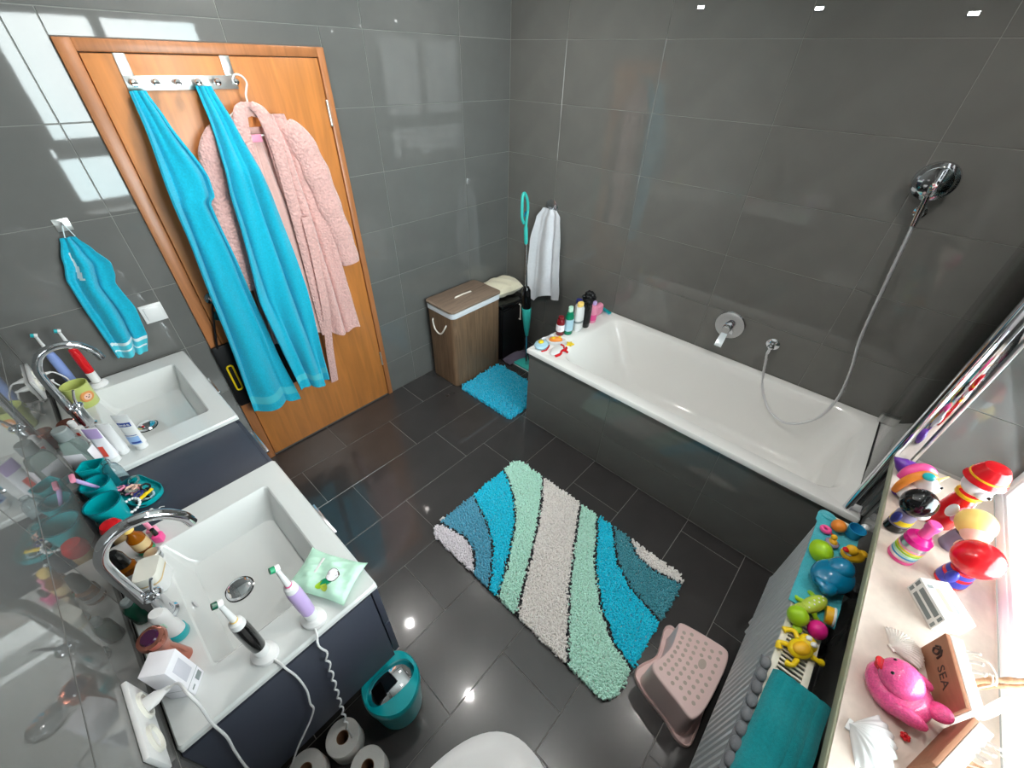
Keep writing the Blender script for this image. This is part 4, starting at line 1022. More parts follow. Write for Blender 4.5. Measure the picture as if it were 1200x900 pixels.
# shelf: cups, clear bottle, razor, tray
def cup(x, y, h, r, label):
    t = thing('plastic_cup', label, 'cup', (x, y, ZS))
    lathe_part(t, 'cup_body', [(0, 0), (r*.74, 0), (r*.78, .003), (r, h), (r-.002, h+.0005), (r*.78-.002, .005), (0, .004)], 'teal_plastic', n=36)
    lathe_part(t, 'cup_rim', [(r-.0026, h+.0002), (r+.0012, h+.0002), (r+.0012, h+.003), (r-.0026, h+.003), (r-.0026, h+.0002)], 'clear_teal', n=36)
cup(-2.634, -.876, .092, .042, 'turquoise cup next to the round red lid')
cup(-2.636, -.765, .085, .036, 'turquoise cup holding a pink razor')
t = thing('pink_razor', 'pink razor leaning in the turquoise cup', 'razor', (-2.636, -.765, ZS+.008))
mb = MB(); mb.tube([(.018, .006, 0), (-.004, .004, .06), (-.022, .0, .105), (-.028, -.004, .125)], [.004, .005, .006, .0045], 10); mb.build('handle', 'lilac', t)
mb = MB(); mb.box((-.026, -.008, .130), (.012, .036, .010), .003); mb.build('blade_head', 'baby_pink', t)
t = thing('clear_bottle', 'empty clear plastic bottle between the turquoise cups', 'bottle', (-2.590, -.735, ZS), R(20))
lathe_part(t, 'bottle_body', [(0, 0), (.021, 0), (.023, .003), (.023, .082), (.018, .098), (.011, .104), (.011, .118), (.009, .118), (.009, .104), (.016, .096), (.021, .080), (.021, .004), (0, .003)], 'clear', n=28)
tr = thing('trinket_tray', 'turquoise oval tray full of hair ties and clips', 'tray', (-2.568, -.800, ZS), R(-68))
def tl(k, z): return [(x, y, z) for x, y in rrect(-.078*k, .078*k, -.044*k, .044*k, .040*k, 8)]
mb = MB(); mb.loft([tl(.9, 0), tl(.96, .003), tl(1, .022), tl(.97, .022), tl(.92, .006)], True, True); mb.build('tray_body', 'teal_plastic', tr)
rnd = random.Random(11)
cols = ['navy', 'skin_pink', 'clear_grey', 'black', 'baby_pink', 'navy', 'pale_blue', 'black', 'skin_pink', 'clear_grey', 'black', 'baby_pink', 'pebble_grey', 'navy', 'skin_pink', 'black', 'clear_grey', 'clear_grey', 'navy', 'baby_pink', 'skin_pink', 'black']
cnames = {'navy': 'navy blue', 'skin_pink': 'peach', 'clear_grey': 'clear spiral', 'black': 'black', 'baby_pink': 'baby pink', 'pale_blue': 'pale blue', 'pebble_grey': 'grey'}
ca, sa = cos(R(-68)), sin(R(-68))
for k, c in enumerate(cols):
    a, b = -.052+.104*((k*7) % 22)/21, rnd.uniform(-.020, .020)
    x, y = -2.568+a*ca-b*sa, -.800+a*sa+b*ca
    r = rnd.uniform(.010, .016)
    mb = MB(); mb.tube([(r*cos(2*PI*i/20), r*sin(2*PI*i/20), .0012*sin(i*2)) for i in range(20)], rnd.uniform(.0028, .0042), 7, closed=True)
    o = mb.build('hair_tie', c, None, loc=(x, y, ZS+.011+.0008*k), rot=(rnd.uniform(-.4, .4), rnd.uniform(-.4, .4), 0))
    tag(o, '%s hair tie in the turquoise tray' % cnames[c], 'hair tie', 'hair ties in the tray')
mb = MB(); mb.box((0, 0, 0), (.045, .010, .006), .002); o = mb.build('hair_clip', 'yellow', None, loc=(-2.552, -.845, ZS+.026), rot=(.1, .1, R(35))); tag(o, 'yellow hair clip at the tray rim', 'hair clip')
t = thing('pearl_bracelet', 'pearl bead bracelet resting on the tray end', 'bracelet', (-2.594, -.868, ZS+.030)); t.rotation_euler = (R(8), R(-10), 0)
for k in range(18):
    mb = MB(); mb.ell((.024*cos(2*PI*k/18), .024*sin(2*PI*k/18), 0), (.0043, .0043, .0043), 10, 6); mb.build('bead', 'shell_pearl', t)
mb = MB(); mb.ell((0, 0, .0052), (.0052, .0052, .0052), 14, 8); mb.tube(curve_pts([(.005, 0, .003), (.014, -.006, .002), (.022, -.004, .002), (.03, -.010, .002)], 12), .0012, 6)
o = mb.build('pearl_earring', 'shell_pearl', None, loc=(-2.560, -.900, ZS)); tag(o, 'single pearl earring on the dark shelf', 'earring')
# around the tap of the second basin
t = thing('red_lid_jar', 'jar with round glossy red lid and beige band', 'jar', (-2.640, -.955, ZS))
lathe_part(t, 'jar_body', [(0, 0), (.021, 0), (.022, .003), (.022, .040), (0, .040)], 'cork'); lathe_part(t, 'lid', [(0, .0405), (.024, .0405), (.026, .048), (.026, .066), (.020, .079), (0, .084)], 'red')
t = thing('amber_bottle', 'amber glass bottle with cream label and green foot', 'bottle', (-2.600, -1.062, ZB), R(-30))
lathe_part(t, 'glass_body', [(0, .016), (.019, .016), (.019, .066), (.009, .082), (.009, .092), (0, .092)], 'amber'); lathe_part(t, 'green_foot', rnd_prof(.0192, 0, .0155), 'green')
lathe_part(t, 'label', [(.0193, .026), (.0197, .026), (.0197, .056), (.0193, .056)], 'cork'); lathe_part(t, 'cap', rnd_prof(.0115, .0925, .114), 'gold_yellow')
def polish(x, y, col, h, label, lab=None):
    t = thing('nail_polish', label, 'nail polish', (x, y, ZB), R(-30))
    mb = MB(); mb.box((0, 0, .014), (.022, .022, .028), .004); mb.build('flacon', col, t)
    lathe_part(t, 'cap', [(0, .0285), (.0062, .0285), (.0055, h), (0, h)], 'black_gloss' if lab is None else 'baby_pink')
    if lab:
        mb = MB(); mb.box((.0, -.0113, .014), (.014, .0006, .014), .0002); mb.build('label', 'card_white', t)
polish(-2.572, -1.020, 'baby_pink', .058, 'pale pink nail polish with white label by amber bottle', 1)
polish(-2.566, -1.052, 'hot_pink', .052, 'hot pink nail polish with dark cap')
t = thing('dropper_bottle', 'small amber bottle with black cap under the arched tap', 'bottle', (-2.640, -1.120, ZB))
lathe_part(t, 'glass_body', [(0, 0), (.019, 0), (.0205, .003), (.0205, .046), (.012, .056), (0, .056)], 'amber'); lathe_part(t, 'cap', [(0, .0565), (.0165, .0565), (.015, .092), (.010, .108), (0, .109)], 'black_gloss')
lathe_part(t, 'label', [(.0207, .012), (.0211, .012), (.0211, .028), (.0207, .028)], 'white_plastic')
t = thing('silver_tin', 'small round silver tin between amber bottle and soap box', 'tin', (-2.612, -1.110, ZB)); t.location = (-2.590, -1.108, ZB)
lathe_part(t, 'tin_body', rnd_prof(.018, 0, .022), 'steel'); lathe_part(t, 'tin_lid', rnd_prof(.0187, .0222, .032), 'steel_bright')
t = thing('soap_box', 'rounded white soap box with beige seam near the tap', 'box', (-2.602, -1.188, ZB), R(-24))
def sb(k, z): return [(x, y, z) for x, y in rrect(-.026*k, .026*k, -.036*k, .036*k, .016*k, 6)]
mb = MB(); mb.loft([sb(.95, 0), sb(1, .004), sb(1, .040)]); mb.build('box_body', 'white_plastic', t)
mb = MB(); mb.loft([sb(.975, .0402), sb(.975, .0465)]); mb.build('seam', 'cork', t)
mb = MB(); mb.loft([sb(1.0, .0468), sb(1.01, .050), sb(1.0, .066), sb(.94, .071)]); mb.build('lid', 'offwhite_plastic', t)
t = thing('dark_green_bottle', 'dark green bottle standing behind the tap', 'bottle', (-2.652, -1.262, ZB))
lathe_part(t, 'bottle_body', [(0, 0), (.016, 0), (.018, .003), (.018, .058), (.010, .070), (0, .070)], 'dark_green'); lathe_part(t, 'cap', rnd_prof(.0105, .0702, .09), 'box_grey')
t = thing('deodorant', 'white roll-on deodorant with turquoise foot', 'deodorant', (-2.606, -1.364, ZB), R(-30))
lathe_part(t, 'foot_cap', [(0, 0), (.020, 0), (.022, .004), (.0215, .024), (0, .024)], 'teal_plastic'); lathe_part(t, 'bottle_body', [(0, .0245), (.021, .0245), (.0205, .05), (.017, .062), (.018, .08), (.019, .102), (.014, .113), (0, .114)], 'white_plastic', n=28, sy=.85)
mb = MB(); mb.box((.0, -.0158, .078), (.018, .001, .020), .0004); mb.build('print', 'mint', t)
t = thing('rose_gold_brush', 'rose gold powder brush with dark top', 'brush', (-2.612, -1.424, ZB))
t.rotation_euler = (R(4), R(-4), 0)
lathe_part(t, 'handle', [(0, 0), (.014, 0), (.017, .004), (.014, .05), (.012, .08), (.018, .105), (.024, .122), (0, .122)], 'rose_gold', n=28)
lathe_part(t, 'ferrule', [(0, .1225), (.024, .1225), (.026, .130), (.024, .139), (.018, .141), (0, .141)], 'rose_gold', n=28)
lathe_part(t, 'dark_top', [(0, .1412), (.0165, .1412), (.014, .145), (0, .146)], 'plum', n=28)
t = thing('cream_box', 'white cardboard cream box beside the double socket', 'box', (-2.626, -1.492, ZB), R(52))
mb = MB(); mb.box((0, 0, .0665), (.045, .048, .133), .001); mb.build('carton', 'card_white', t)
mb = MB(); mb.box((0, 0, .036), (.0454, .0484, .0015), .0002); mb.build('seam', 'box_grey', t)
mb = MB(); mb.box((.0, -.0243, .082), (.026, .0005, .060), .0001); mb.build('print_block', 'card_print', t)
mb = MB(); mb.box((-.012, -.0243, .018), (.010, .0005, .005), .0001); mb.box((.010, -.0243, .018), (.016, .0005, .018), .0001); mb.build('print_marks', 'box_grey', t)
# pack of wipes
wp = thing('wipes_pack', 'pale green wipes pack with cucumber picture', 'wipes', (-2.300, -1.500, ZB+.003), R(-62))
def pk(u, v, s_):
    a, b = 2*u-1, 2*v-1
    e = max(0, (1-abs(a)**4)*(1-abs(b)**4))**.5
    return (a*.078+.006*b*b*a, b*.052*(1+.10*abs(a)**3), .016+s_*(e*.016-.0006)+.0030*sin(7*a+3*b)*e+.0022*sin(15*b-9*a)*e+.0016*noise.noise((a*5, b*5, s_))*e*3+.004*(abs(a)**6))
mb = MB()
for s_ in (1, -1):
    vs = [pk(i/24, j/16, s_) for j in range(17) for i in range(25)]
    fs = [(j*25+i, j*25+i+1, (j+1)*25+i+1, (j+1)*25+i) for j in range(16) for i in range(24)]
    mb.add(vs, fs if s_ > 0 else [f[::-1] for f in fs])
mb.build('pack_film', 'mint', wp, sharp=70)
def pz(x, y): u, v = (x/.078+1)/2, (y/.052+1)/2; return pk(u, v, 1)[2]
def flat_blob(name, m, x, y, rx, ry, dz, rz=0, n=24, parent=wp):
    mb = MB(); c, s_ = cos(rz), sin(rz); P = []
    for k in range(n):
        a, b = rx*cos(2*PI*k/n), ry*sin(2*PI*k/n); X, Y_ = x+a*c-b*s_, y+a*s_+b*c; P.append((X, Y_, pz(X, Y_)+dz))
    mb.loft([[(p[0], p[1], p[2]-.0006) for p in P], P, [(x+(p[0]-x)*.5, y+(p[1]-y)*.5, pz(x+(p[0]-x)*.5, y+(p[1]-y)*.5)+dz) for p in P]]); return mb.build(name, m, parent)
flat_blob('leaf_print', 'green', .012, -.022, .016, .009, .0010, .3); flat_blob('cucumber_print', 'lime', .004, -.030, .014, .009, .0016, .6); flat_blob('cucumber_print', 'lime_pale', .016, -.034, .010, .007, .0020, -.3)
flat_blob('logo_ring', 'print_dark', .020, -.002, .0165, .0165, .0010); flat_blob('logo_disc', 'card_white', .020, -.002, .0152, .0152, .0016)
mb = MB()
for k in range(5): mb.box((.011+.0045*k, -.001, pz(.02, -.001)+.0022), (.0030, .006-.001*(k % 2), .0004), 0)
mb.build('logo_lettering', 'print_dark', wp)
mb = MB(); mb.box((-.030, .006, pz(-.03, .006)+.0012), (.006, .056, .0012), .0004, T=None); mb.build('seal_strip', 'white_plastic', wp)

# ------------------------------------------------------------------ things on the bathtub rim
ZR = .5755
def bottle(name, label, cat, x, y, parts, rz=0, sx=1, sy=1):
    t = thing(name, label, cat, (x, y, ZR), rz)
    for pn, prof, m in parts: lathe_part(t, pn, prof, m, n=24, sx=sx, sy=sy)
    return t
bottle('shampoo_bottle', 'dark red bottle on the bathtub rim beside the green bottle', 'bottle', -.500, -.926, [('bottle_body', [(0, 0), (.023, 0), (.026, .004), (.026, .095), (.02, .108), (0, .108)], 'dark_red'), ('cap', rnd_prof(.019, .1085, .128), 'dark_red'), ('label', [(.0262, .03), (.0266, .03), (.0266, .075), (.0262, .075)], 'rug_lilac')])
bottle('shampoo_bottle', 'green bottle with white label and mint cap on bathtub rim', 'bottle', -.452, -.957, [('bottle_body', [(0, 0), (.028, 0), (.031, .004), (.031, .125), (.022, .15), (.013, .154), (0, .154)], 'green_clear'), ('cap', rnd_prof(.018, .1545, .188), 'mint'), ('label', [(.0312, .028), (.0316, .028), (.0316, .108), (.0312, .108)], 'pale_blue')], sy=.8)
bottle('shampoo_bottle', 'white rounded bottle with pale yellow cap on bathtub rim', 'bottle', -.372, -.972, [('bottle_body', [(0, 0), (.032, 0), (.036, .004), (.038, .10), (.034, .15), (.028, .168), (0, .168)], 'white_plastic'), ('cap', rnd_prof(.025, .1685, .192, .004), 'gold_yellow'), ('print', [(.0382, .06), (.0386, .062), (.0386, .075), (.0382, .075)], 'box_grey')], sy=.75)
bottle('shampoo_bottle', 'black slim bottle with white back label on bathtub rim', 'bottle', -.302, -.990, [('bottle_body', [(0, 0), (.024, 0), (.027, .004), (.029, .14), (.025, .165), (0, .165)], 'black_gloss'), ('cap', rnd_prof(.023, .1655, .192, .004), 'black'), ('label', [(.0279, .03), (.0295, .03), (.030, .125), (.0279, .125)], 'black')], sy=.7)
bottle('shampoo_bottle', 'pink bottle between black bottle and pink sponge', 'bottle', -.218, -.984, [('bottle_body', [(0, 0), (.026, 0), (.029, .004), (.030, .10), (.022, .125), (0, .125)], 'baby_pink'), ('cap', rnd_prof(.016, .1255, .148, .003), 'lilac'), ('label', [(.0302, .02), (.0306, .02), (.0306, .06), (.0302, .06)], 'hot_pink')], sy=.75)
t = thing('black_bottle', 'navy blue bottle behind the white bottle on bathtub rim', 'bottle', (-.325, -.930, ZR))
lathe_part(t, 'bottle_body', [(0, 0), (.024, 0), (.026, .004), (.026, .14), (.018, .155), (0, .155)], 'white_plastic', sy=.75); lathe_part(t, 'cap', rnd_prof(.020, .1555, .182), 'navy'); t.name = 'lotion_bottle'
t = thing('bath_pouf', 'black net bath pouf behind the pink bottle', 'bath pouf', (-.200, -.925, ZR))
mb = MB(); rnd = random.Random(5)
for k in range(26):
    a, b = rnd.uniform(0, 2*PI), rnd.uniform(-.9, 1); r_ = math.sqrt(max(0, 1-b*b))
    mb.ell((.034*r_*cos(a), .034*r_*sin(a), .150+.030*b), (.018, .014, .014), 8, 6, rot=(rnd.uniform(0, 3), rnd.uniform(0, 3), 0))
mb.build('net_ball', 'black', t); lathe_part(t, 'stand_bottle', [(0, 0), (.022, 0), (.024, .004), (.024, .11), (0, .125)], 'black')
t = thing('bath_sponge', 'pink rounded sponge in the bathtub corner', 'sponge', (-.112, -.955, ZR))
mb = MB(); mb.box((0, 0, .042), (.085, .05, .084), .024, 4); mb.build('sponge_body', 'baby_pink', t)
t = thing('nail_brush', 'small turquoise brush lying against the bath wall', 'brush', (-.045, -.985, ZR), R(70))
mb = MB(); mb.box((0, 0, .016), (.085, .026, .010), .004); mb.build('brush_back', 'teal_plastic', t); mb = MB(); mb.box((0, 0, .006), (.078, .020, .010), .002); mb.build('bristle_block', 'pale_blue', t)
# bath toys at the corner
t = thing('daisy_toy', 'pale blue bath toy with yellow centre on tub corner', 'bath toy', (-.695, -.935, ZR), R(20))
mb = MB(); mb.ell((0, 0, .016), (.055, .042, .016), 24, 10); mb.build('toy_body', 'pale_blue', t); mb = MB(); mb.ell((.0, .004, .034), (.018, .016, .010)); mb.build('yellow_centre', 'yellow', t)
mb = MB(); mb.tube([(-.055, -.02, .004), (-.03, -.042, .004), (.01, -.044, .004), (.03, -.04, .004)], .004, 8); mb.build('red_edge', 'red', t)
t = thing('boat_toy', 'orange and white boat-shaped bath toy', 'bath toy', (-.600, -.975, ZR), R(-50))
hull = [(.062*math.copysign(abs(cos(a))**.9, cos(a)), .034*sin(a)*(1-.35*cos(a))) for a in [2*PI*k/28 for k in range(28)]]
mb = MB(); mb.loft([[(x*.75, y*.7, 0) for x, y in hull], [(x, y, .026) for x, y in hull], [(x*.94, y*.9, .028) for x, y in hull], [(x*.85, y*.8, .016) for x, y in hull]]); mb.build('hull', 'white_plastic', t)
mb = MB(); mb.ell((-.004, 0, .026), (.042, .022, .018)); mb.build('orange_deck', 'orange', t)
mb = MB(); mb.ell((.018, .006, .040), (.010, .008, .006)); mb.ell((-.02, -.006, .042), (.012, .009, .006)); mb.build('deck_spots', 'yellow', t)
t = thing('star_toy', 'small yellow star bath toy near the boat toy', 'bath toy', (-.555, -1.048, ZR), R(14))
mb = MB(); mb.prism([((.026 if k % 2 == 0 else .014)*cos(PI*k/5), (.026 if k % 2 == 0 else .014)*sin(PI*k/5)) for k in range(10)], 0, .012, bev=.002); mb.build('star_body', 'yellow', t)
t = thing('squid_toy', 'white and red flat bath toy with wavy arms', 'bath toy', (-.672, -1.035, ZR), R(8))
mb = MB(); mb.ell((0.0, 0, .009), (.062, .032, .009), 22, 8); mb.build('flat_body', 'white_plastic', t)
for k, (p, w) in enumerate(((((-.055, -.022, .006), (-.02, -.036, .008), (.01, -.026, .008), (.045, -.036, .006), (.066, -.03, .005)), .008), (((.03, -.03, .006), (.028, -.052, .006), (.022, -.060, .005)), .007), (((.04, -.02, .006), (.066, -.01, .006), (.075, .012, .005)), .007))):
    mb = MB(); mb.tube(curve_pts(list(p), 16), w, 8, flat=1); mb.build('red_arm', 'red', t)
t = thing('washcloth', 'white crumpled washcloth tip on the tub corner', 'cloth', (-.600, -.905, ZR), R(-10))
mb = MB(); mb.sheet(lambda u, v: ((u-.5)*.09, (v-.5)*.03, .006+.014*sin(PI*v)*(.6+.4*sin(8*u))), 16, 8, .004); mb.build('cloth_fold', 'white_cloth', t)
# ------------------------------------------------------------------ things on the window sill
ZW = .8898
def ell_part(parent, name, m, *ells, sharp=0, n=22, k=14):
    mb = MB()
    for e in ells: mb.ell(e[0], e[1], n, k, rot=e[2] if len(e) > 2 else None)
    return mb.build(name, m, parent, sharp=sharp)
t = thing('purple_toy', 'glossy purple drop-shaped bath toy at the sill end', 'bath toy', (-.842, -2.575, ZW), R(40))
mb = MB(); mb.lathe([(0, -.03), (.016, -.026), (.027, -.012), (.029, .004), (.022, .024), (.010, .042), (0, .054)], 22, along((0, 0, .03), (.05, .06, .065))); mb.build('toy_body', 'purple', t)
ell_part(t, 'toy_fin', 'purple', ((-.012, -.012, .018), (.03, .02, .018)))
u = thing('unicorn_toy', 'white unicorn bath toy with pink, orange and aqua mane', 'bath toy', (-.955, -2.595, ZW), R(-50))
ell_part(u, 'body', 'white_plastic', ((0, 0, .036), (.046, .034, .034)), ((.012, .006, .072), (.034, .028, .032)), ((.040, .004, .058), (.026, .02, .018)))
mb = MB()
for sx_, sy_ in ((-1, -1), (-1, 1), (1, -1), (1, 1)): mb.ell((.024*sx_, .020*sy_, .010), (.012, .012, .010))
mb.build('feet', 'purple', u)
mb = MB(); mb.tube(curve_pts([(.018, .0, .108), (-.010, .002, .116), (-.036, .006, .096), (-.048, .008, .060), (-.046, .01, .028)], 24), [.009+.003*sin(PI*i/23) for i in range(24)], 14); mb.build('orange_mane', 'orange', u)
mb = MB(); mb.tube(curve_pts([(.026, .016, .106), (.0, .024, .116), (-.03, .026, .100), (-.044, .024, .07)], 20), [.012+.006*sin(PI*i/19) for i in range(20)], 14); mb.build('pink_mane', 'hot_pink', u)
ell_part(u, 'aqua_lock', 'teal_plastic', ((-.012, -.008, .118), (.017, .014, .011)))
mb = MB(); mb.lathe([(0, 0), (.006, 0), (0, .030)], 12, along((.036, .0, .094), (.060, .0, .118))); mb.build('horn', 'gold_yellow', u)
ell_part(u, 'eyes', 'black_gloss', ((.050, .018, .074), (.004, .003, .005)), ((.050, -.012, .074), (.004, .003, .005)))
def gel(name, label, loc, rz, parts):
    t = thing(name, label, 'bottle', (loc[0], loc[1], ZW), rz)
    for p in parts: p(t)
    return t
def lp(nm, prof, m, sx=1, sy=1): return lambda t: lathe_part(t, nm, prof, m, n=28, sx=sx, sy=sy)
def ep(nm, m, *e): return lambda t: ell_part(t, nm, m, *e)
gel('figure_bottle', 'chubby shower gel bottle with glossy black cap and yellow band', (-1.105, -2.578), R(-40), [
    lp('feet', [(0, 0), (.026, 0), (.030, .004), (.029, .026), (0, .026)], 'black_gloss', 1.05, .8), lp('bottle_body', [(0, .0265), (.028, .0265), (.028, .066), (.024, .078), (0, .078)], 'grey_purple', 1, .8),
    lp('yellow_band', [(.0285, .034), (.0295, .034), (.0295, .052), (.0285, .052)], 'yellow', 1, .8), ep('round_cap', 'black_gloss', ((0, 0, .116), (.043, .038, .043))),
    ep('pale_chin', 'white_plastic', ((.0, -.024, .096), (.022, .014, .014))),
    ep('arm', 'navy', ((-.030, .0, .056), (.009, .011, .022))), ep('arm', 'navy', ((.030, .0, .056), (.009, .011, .022)))])
gel('spray_bottle', 'pink spray bottle with silver rainbow label on the sill', (-1.205, -2.602), R(-20), [
    lp('bottle_body', [(0, 0), (.027, 0), (.029, .004), (.029, .074), (0, .074)], 'steel_bright'), lp('bottom_ring', [(.0291, .001), (.0298, .003), (.0298, .012), (.0291, .012)], 'hot_pink'),
    lp('shoulder', [(0, .0745), (.0292, .0745), (.0285, .090), (.018, .102), (0, .102)], 'magenta'), lp('spray_cap', [(0, .1025), (.0125, .1025), (.0125, .128), (.015, .132), (.015, .15), (.012, .153), (0, .153)], 'hot_pink'),
    lambda t: [lathe_part(t, 'rainbow_stripe', [(.0292, .022+.008*k), (.0296, .022+.008*k), (.0296, .027+.008*k), (.0292, .027+.008*k)], m) for k, m in enumerate(('sky_blue', 'mint', 'lime', 'yellow', 'baby_pink'))]])
gel('figure_bottle', 'tall red figure bottle with white head and red helmet cap', (-.990, -2.672), R(-40), [
    lp('bottle_body', [(0, 0), (.036, 0), (.039, .005), (.036, .06), (.030, .11), (.026, .130), (0, .130)], 'red', 1, .85), lp('pink_front', [(.0, .03), (.022, .034), (.024, .08), (.0, .10)], 'hot_pink', 1, .5) if False else ep('chest_patch', 'baby_pink', ((-.006, -.022, .072), (.022, .014, .034))),
    ep('yellow_badge', 'amber_yellow', ((-.006, -.034, .080), (.008, .004, .008))), lp('collar', [(.024, .126), (.029, .128), (.029, .136), (.024, .137)], 'amber_yellow'),
    ep('head', 'white_plastic', ((0, 0, .172), (.036, .034, .034)), ((-.010, -.024, .164), (.019, .017, .016))), ep('dark_nose', 'black_gloss', ((-.014, -.041, .168), (.006, .005, .004))),
    lp('helmet', [(.040, .190), (.047, .192), (.046, .198), (.041, .204), (.037, .226), (.027, .242), (0, .249)], 'red', 1.0, .95), lp('helmet_trim', [(.0398, .206), (.0415, .207), (.0410, .212), (.0392, .212)], 'amber_yellow', 1, .95), ep('white_arm', 'white_plastic', ((-.034, -.016, .085), (.010, .012, .024)), ((.034, -.006, .085), (.010, .012, .024)))])
gel('figure_bottle', 'small figure bottle with round pale yellow cap and grey-purple body', (-1.066, -2.706), R(-40), [
    lp('bottle_body', [(0, 0), (.030, 0), (.033, .004), (.030, .04), (.024, .062), (0, .062)], 'grey_purple', 1, .85), ep('face_blank', 'skin_pink', ((-.008, -.014, .090), (.034, .030, .032))),
    ep('yellow_cap', 'gold_yellow', ((.004, .004, .100), (.043, .041, .041))), ep('arm', 'skin_pink', ((-.026, -.016, .042), (.008, .008, .018)))])
gel('figure_bottle', 'red figure bottle with large round red cap and blue body', (-1.200, -2.706), R(-40), [
    lp('bottle_body', [(0, 0), (.032, 0), (.035, .004), (.033, .04), (.026, .062), (0, .062)], 'red', 1, .85), lp('blue_band', [(.0346, .012), (.0356, .012), (.0345, .034), (.0335, .034)], 'blue', 1, .85), lp('blue_band', [(.0300, .046), (.0318, .044), (.0290, .056), (.0270, .056)], 'blue', 1, .85),
    ep('round_cap', 'red', ((0, 0, .106), (.053, .047, .046))), ep('blue_arm', 'blue', ((-.034, -.008, .044), (.011, .012, .022)), ((.034, -.008, .044), (.011, .012, .022)))])
bx = thing('lotion_box', 'white and grey printed carton lying on the sill', 'box', (-1.328, -2.680, ZW), R(31))
mb = MB(); mb.box((0, 0, .027), (.103, .063, .054), .0008); mb.build('carton', 'box_white', bx)
mb = MB()
for (x0, x1, z0, z1) in ((-.032, .032, .008, .022), (-.036, .030, .030, .046), (.040, .048, .006, .022), (.040, .048, .030, .048), (-.048, -.041, .006, .022), (-.048, -.041, .032, .048)):
    mb.box(((x0+x1)/2, .0317, (z0+z1)/2), (x1-x0, .0006, z1-z0))
mb.build('grey_print', 'box_grey', bx)
mb = MB()
for (x0, x1, y0, y1) in ((-.030, .030, -.022, -.008), (.036, .047, -.026, -.004), (-.047, -.036, -.028, -.010)): mb.box(((x0+x1)/2, (y0+y1)/2, .0543), (x1-x0, y1-y0, .0006))
mb.build('aqua_print', 'box_aqua', bx)
mb = MB(); mb.box((0, .006, .0543), (.056, .010, .0006)); mb.build('orange_print', 'box_orange', bx)
mb = MB(); mb.box((.030, .020, .0543), (.008, .012, .0006)); mb.build('dark_mark', 'box_grey', bx)
# shells
def scallop(name, label, loc, rot, R0, ribs, m, flat=.42):
    t = thing(name, label, 'shell', loc); t.rotation_euler = rot
    N, K = ribs*6, 12; vs = []; fs = []
    for s_ in (1, -1):
        for j in range(K+1):
            q = j/K
            for i in range(N+1):
                a = R(-62)+R(124)*i/N; w = 1+.035*cos(ribs*2*PI*i/N)*q
                r_ = R0*2*q*w*(1-.12*abs(2*i/N-1)**3)
                h = R0*flat*sin(PI*min(1, q*.93+.07))**.7*(1-.75*abs(2*i/N-1)**2.6)*(1+.07*cos(ribs*2*PI*i/N)*q+.012*sin(26*q))
                vs.append((r_*sin(a), r_*cos(a)-R0, h if s_ > 0 else -h*.15))
    W = N+1; O = W*(K+1)
    for j in range(K):
        for i in range(N):
            fs.append((j*W+i+1, j*W+i, (j+1)*W+i, (j+1)*W+i+1)); fs.append((O+j*W+i, O+j*W+i+1, O+(j+1)*W+i+1, O+(j+1)*W+i))
    for i in range(N): fs.append((K*W+i+1, K*W+i, O+K*W+i, O+K*W+i+1))
    for j in range(K):
        fs.append((j*W, (j+1)*W, O+(j+1)*W, O+j*W)[::-1]); fs.append(((j+1)*W+N, j*W+N, O+j*W+N, O+(j+1)*W+N)[::-1])
    mb = MB(); mb.add(vs, fs); mb.build('shell_body', m, t, sharp=60)
    mb = MB(); mb.box((0, -R0*.97, .003), (R0*.62, R0*.22, .007), .002); mb.build('shell_hinge', m, t)
    return t
scallop('seashell', 'pale scallop shell lying beside the pink duck', (-1.484, -2.633, ZW+.006), (R(10), R(-6), R(-133)), .029, 18, 'shell_white', .8)
scallop('seashell', 'white deeply ribbed shell beside the pink duck tail', (-1.742, -2.604, ZW+.006), (R(8), R(6), R(172)), .038, 9, 'shell_pearl', .85)
# pink duck
dk = thing('pink_duck', 'large glittery pink rubber duck with red beak on the sill', 'toy duck', (-1.612, -2.626, ZW), R(88))
mb = MB(); mb.lathe([(0, 0), (.038, .0), (.052, .009), (.058, .026), (.053, .042), (.034, .053), (0, .057)], 36, None, sx=1.0, sy=.98)
mb.ell((-.058, 0, .044), (.022, .020, .013), 18, 10, rot=(0, R(25), 0)); mb.ell((-.016, .046, .034), (.034, .013, .019), 18, 10); mb.ell((-.016, -.046, .034), (.034, .013, .019), 18, 10)
mb.build('body', 'glitter_pink', dk, sharp=0)
ell_part(dk, 'head', 'glitter_pink', ((.014, .0, .064), (.038, .038, .032)), n=30, k=18)
b_ = ell_part(dk, 'beak', 'red', ((.051, 0, .070), (.013, .014, .005), (0, R(-20), 0)), ((.048, 0, .061), (.011, .011, .004), (0, R(14), 0)))
ell_part(dk, 'eyes', 'black_gloss', ((.036, .016, .084), (.0035, .0035, .004)), ((.036, -.016, .084), (.0035, .0035, .004)))
t = thing('red_bead', 'tiny red flower bead next to the pink duck', 'bead', (-1.682, -2.655, ZW))
mb = MB()
for k in range(6): mb.ell((.005*cos(k*PI/3), .005*sin(k*PI/3), .0045), (.004, .004, .0045), 10, 6)
mb.build('bead_cluster', 'red', t)
